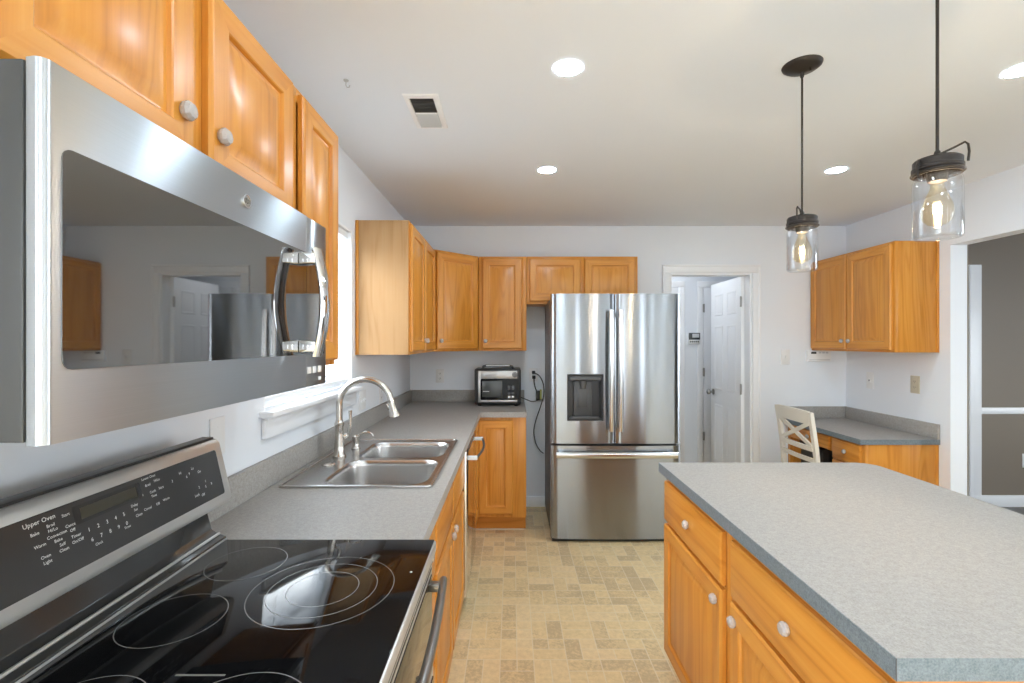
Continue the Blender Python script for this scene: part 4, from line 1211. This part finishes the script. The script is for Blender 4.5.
# thermostat and hall keypad
p = thing('thermostat', 'white wall intercom with a dark display tucked under the right wall cabinet', 'thermostat', (2.650, YB, 1.31))
b = MB(); b.box(2.555, 2.760, YB - .026, YB - .001, 1.262, 1.358, 'plate_white', .004); b.build('housing', p)
b = MB(); b.box(2.585, 2.630, YB - .028, YB - .0255, 1.328, 1.346, 'lcd_dark', .001); b.build('display', p)
for i in range(3):
    b = MB(); b.box(2.650 + .03 * i, 2.672 + .03 * i, YB - .029, YB - .0255, 1.332, 1.345, 'vent_grey', .001); b.build('button', p)
b = MB(); b.box(2.57, 2.745, YB - .0285, YB - .0255, 1.274, 1.280, 'vent_grey', .0006); b.build('ledge', p)
p = thing('alarm_keypad', 'small white alarm keypad with dark display on the hall wall', 'keypad', (1.985, HY1, 1.45))
b = MB(); b.box(1.935, 2.057, HY1 - .028, HY1 - .001, 1.41, 1.53, 'plate_white', .004); b.build('housing', p)
b = MB(); b.box(1.935, 2.057, HY1 - .0315, HY1 - .0275, 1.455, 1.530, 'lcd_dark', .001); b.build('display_bezel', p)
b = MB(); b.box(1.972, 2.047, HY1 - .0335, HY1 - .031, 1.478, 1.520, 'vent_grey', .001); b.build('screen', p)
for i in range(5):
    b = MB(); b.box(1.947 + .021 * i, 1.961 + .021 * i, HY1 - .031, HY1 - .0275, 1.425, 1.440, 'lcd_dark', .001); b.build('key', p)

# ---------------------------------------------------------------- ceiling fixtures
def recessed(label, x, y):
    o = thing('recessed_light', label, 'ceiling light', (x, y, H), 0, 'recessed ceiling lights')
    b = MB(); b.lathe([(.0495, -.002), (.051, -.0026), (.055, -.002), (.056, -.0005)], 'trim_white', 32, T(x, y, H)); b.build('trim_ring', o)
    b = MB(); b.lathe([(0, -.0035), (.040, -.0034), (.050, -.0015)], 'lamp_lens', 32, T(x, y, H)); b.build('lens', o)
recessed('lit recessed ceiling light nearest the air vent', .206, 1.764)
recessed('lit recessed ceiling light in front of the refrigerator', .205, 2.813)
recessed('lit recessed ceiling light between the two pendant lights and the right wall cabinet', 1.90, 2.813)
recessed('lit recessed ceiling light at the right edge of the photo beside the nearer pendant', 1.885, 1.775)
recessed('recessed ceiling light above the aisle beside the range', .206, .72)
recessed('recessed ceiling light behind the island on the right', 1.90, .72)
recessed('recessed ceiling light in the left of the rear area', .206, -.9)
recessed('recessed ceiling light in the right of the rear area', 1.90, -.9)
o = thing('hall_ceiling_light', 'round lit ceiling light in the small hall behind the doorway', 'ceiling light', (1.5, 4.75, H))
b = MB(); b.lathe([(0, -.001), (.15, -.001), (.15, -.02), (.14, -.025)], 'trim_white', 32, T(1.5, 4.75, H)); b.build('base', o)
b = MB(); b.lathe([(.14, -.022), (.12, -.06), (.07, -.085), (0, -.095)], 'hall_lens', 32, T(1.5, 4.75, H)); b.build('shade', o)
# air vent
v = thing('air_vent', 'white rectangular air vent with dark louvres in the ceiling', 'vent', (-.372, 2.10, H))
vx0, vx1, vy0, vy1 = -.447, -.300, 1.946, 2.255
b = MB()
R = []
for ins, dz in ((0, -.0005), (.003, -.006), (.022, -.009), (.026, -.004)):
    R.append([(vx0 + ins, vy0 + ins, H + dz), (vx1 - ins, vy0 + ins, H + dz), (vx1 - ins, vy1 - ins, H + dz), (vx0 + ins, vy1 - ins, H + dz)])
b.loft(R, 'trim_white'); b.box(vx0 + .026, vx1 - .026, (vy0 + vy1) / 2 - .006, (vy0 + vy1) / 2 + .006, H - .008, H - .002, 'trim_white', .001); b.build('frame', v)
b = MB(); b.box(vx0 + .026, vx1 - .026, vy0 + .026, vy1 - .026, H - .0025, H - .0005, 'vent_dark'); b.build('duct_back', v)
ym = (vy0 + vy1) / 2
b = MB()
for k in range(9):
    y = vy0 + .034 + k * .0135
    b.box(vx0 + .026, vx1 - .026, -.0008, .0008, -.006, .006, 'vent_dark', M=T(0, y, H - .006) @ RX(-.8))
b.build('louvre_bank', v)
b = MB()
for k in range(9):
    y = ym + .012 + k * .0135
    b.box(vx0 + .026, vx1 - .026, -.0008, .0008, -.008, .008, 'vent_grey', M=T(0, y, H - .007) @ RX(.9))
b.build('louvre_bank', v)
# little hook left in the ceiling
h = thing('ceiling_hook', 'tiny grey hook left in the ceiling above the narrow wall cabinet', 'hook', (-.638, 1.845, H))
b = MB(); b.lathe([(0, -.0005), (.010, -.0005), (.009, -.004), (0, -.005)], 'vent_grey', 14, T(-.638, 1.845, H)); b.build('base', h)
b = MB(); b.tube([(-.638, 1.845, H - .004), (-.638, 1.845, H - .020), (-.634, 1.845, H - .028), (-.626, 1.845, H - .028), (-.623, 1.845, H - .020)], .0018, 'vent_grey', 8); b.build('hook', h)

# pendants
def pendant(label, x, y, bail=-.35):
    o = thing('pendant_light', label, 'pendant light', (x, y, H), 0, 'jar pendant lights over the island')
    b = MB(); b.lathe([(0, -.028), (.010, -.028), (.020, -.024), (.050, -.016), (.064, -.006), (.066, -.0005), (0, -.0005)], 'bronze', 36, T(x, y, H))
    b.lathe([(0, -.045), (.006, -.045), (.007, -.026), (0, -.026)], 'bronze', 12, T(x, y, H)); b.lathe([(0, -.030), (.004, -.030), (.004, -.02), (0, -.02)], 'bronze', 10, T(x + .018, y - .02, H)); b.build('canopy', o)
    zt = 1.893
    SC = Matrix.Diagonal((.91, .91, 1, 1))
    b = MB(); b.tube([(x, y, H - .04), (x, y, zt + .01)], .0036, 'bronze', 8); b.build('cord', o)
    b = MB()
    b.lathe([(0, zt + .014), (.006, zt + .014), (.009, zt + .004), (.012, zt), (.040, zt - .003), (.050, zt - .006), (.0535, zt - .010), (.0535, zt - .024), (.056, zt - .026), (.056, zt - .033), (.0535, zt - .035), (.0535, zt - .046), (.050, zt - .046), (.050, zt - .012), (0, zt - .008)], 'rusty_bronze', 36, T(x, y, 0) @ SC)
    cap = b.build('cap', o)
    # wire bail over the lid
    b = MB()
    ca, sa = math.cos(bail), math.sin(bail)
    path = [(.051, -.022, zt - .024), (.053, -.022, zt - .002), (.051, -.022, zt + .016), (.046, -.020, zt + .023), (.03, -.010, zt + .016), (.006, -.004, zt + .006)]
    b.tube([(x + px * ca - py * sa, y + px * sa + py * ca, z) for px, py, z in path], .0026, 'bronze', 8)
    n = 30
    b.tube([(x + .0515 * math.cos(2 * PI * i / n), y + .0515 * math.sin(2 * PI * i / n), zt - .041) for i in range(n)], .0022, 'bronze', 6, closed=True)
    b.tube([(x - .051, y - .006, zt - .010), (x - .056, y - .006, zt - .025), (x - .054, y - .006, zt - .048), (x - .049, y - .006, zt - .056)], .0026, 'bronze', 8); b.build('wire_bail', cap)
    b = MB()
    zb = 1.690
    b.lathe([(.0465, zt - .030), (.0490, zt - .048), (.0535, zt - .060), (.0545, zt - .075), (.0545, zb + .008), (.052, zb + .002), (.047, zb), (.045, zb + .002)], 'jar_glass', 40, T(x, y, 0) @ SC)
    b.lathe([(.0425, zt - .032), (.0455, zt - .050), (.0500, zt - .062), (.0512, zt - .076), (.0512, zb + .008), (.047, zb + .004), (.045, zb + .002)], 'jar_glass', 40, T(x, y, 0) @ SC); b.build('glass_jar', o)
    b = MB(); b.lathe([(0, zt - .010), (.020, zt - .010), (.021, zt - .040), (.019, zt - .062), (0, zt - .064)], 'rusty_bronze', 20, T(x, y, 0)); b.build('socket', o)
    b = MB(); z0 = zt - .064
    b.lathe([(.0125, z0), (.014, z0 - .014), (.022, z0 - .034), (.030, z0 - .056), (.0325, z0 - .074), (.029, z0 - .092), (.018, z0 - .104), (0, z0 - .109)], 'bulb_glass', 28, T(x, y, 0)); bu = b.build('bulb', o)
    b = MB()
    pts = []
    for i in range(33):
        a = 2 * PI * i / 32 * 4
        pts.append((x + .007 * math.cos(a) , y + .007 * math.sin(a), z0 - .052 - .026 * i / 32))
    b.tube(pts, .0016, 'filament', 6); b.build('filament', bu)
    l = bpy.data.lights.new('pendant_glow', 'POINT'); l.energy = 4.0; l.color = (1, .86, .68); l.shadow_soft_size = .004
    lo = bpy.data.objects.new('pendant_glow', l); COL.objects.link(lo); lo.parent = o; lo.location = Vector((x, y, z0 - .064)) - OFF[o.name]
pendant('bronze and glass jar pendant light farther over the island, round canopy in view', 1.0545, 1.745, -2.0)
pendant('bronze and glass jar pendant light over the near end of the island', 1.0545, 1.190)
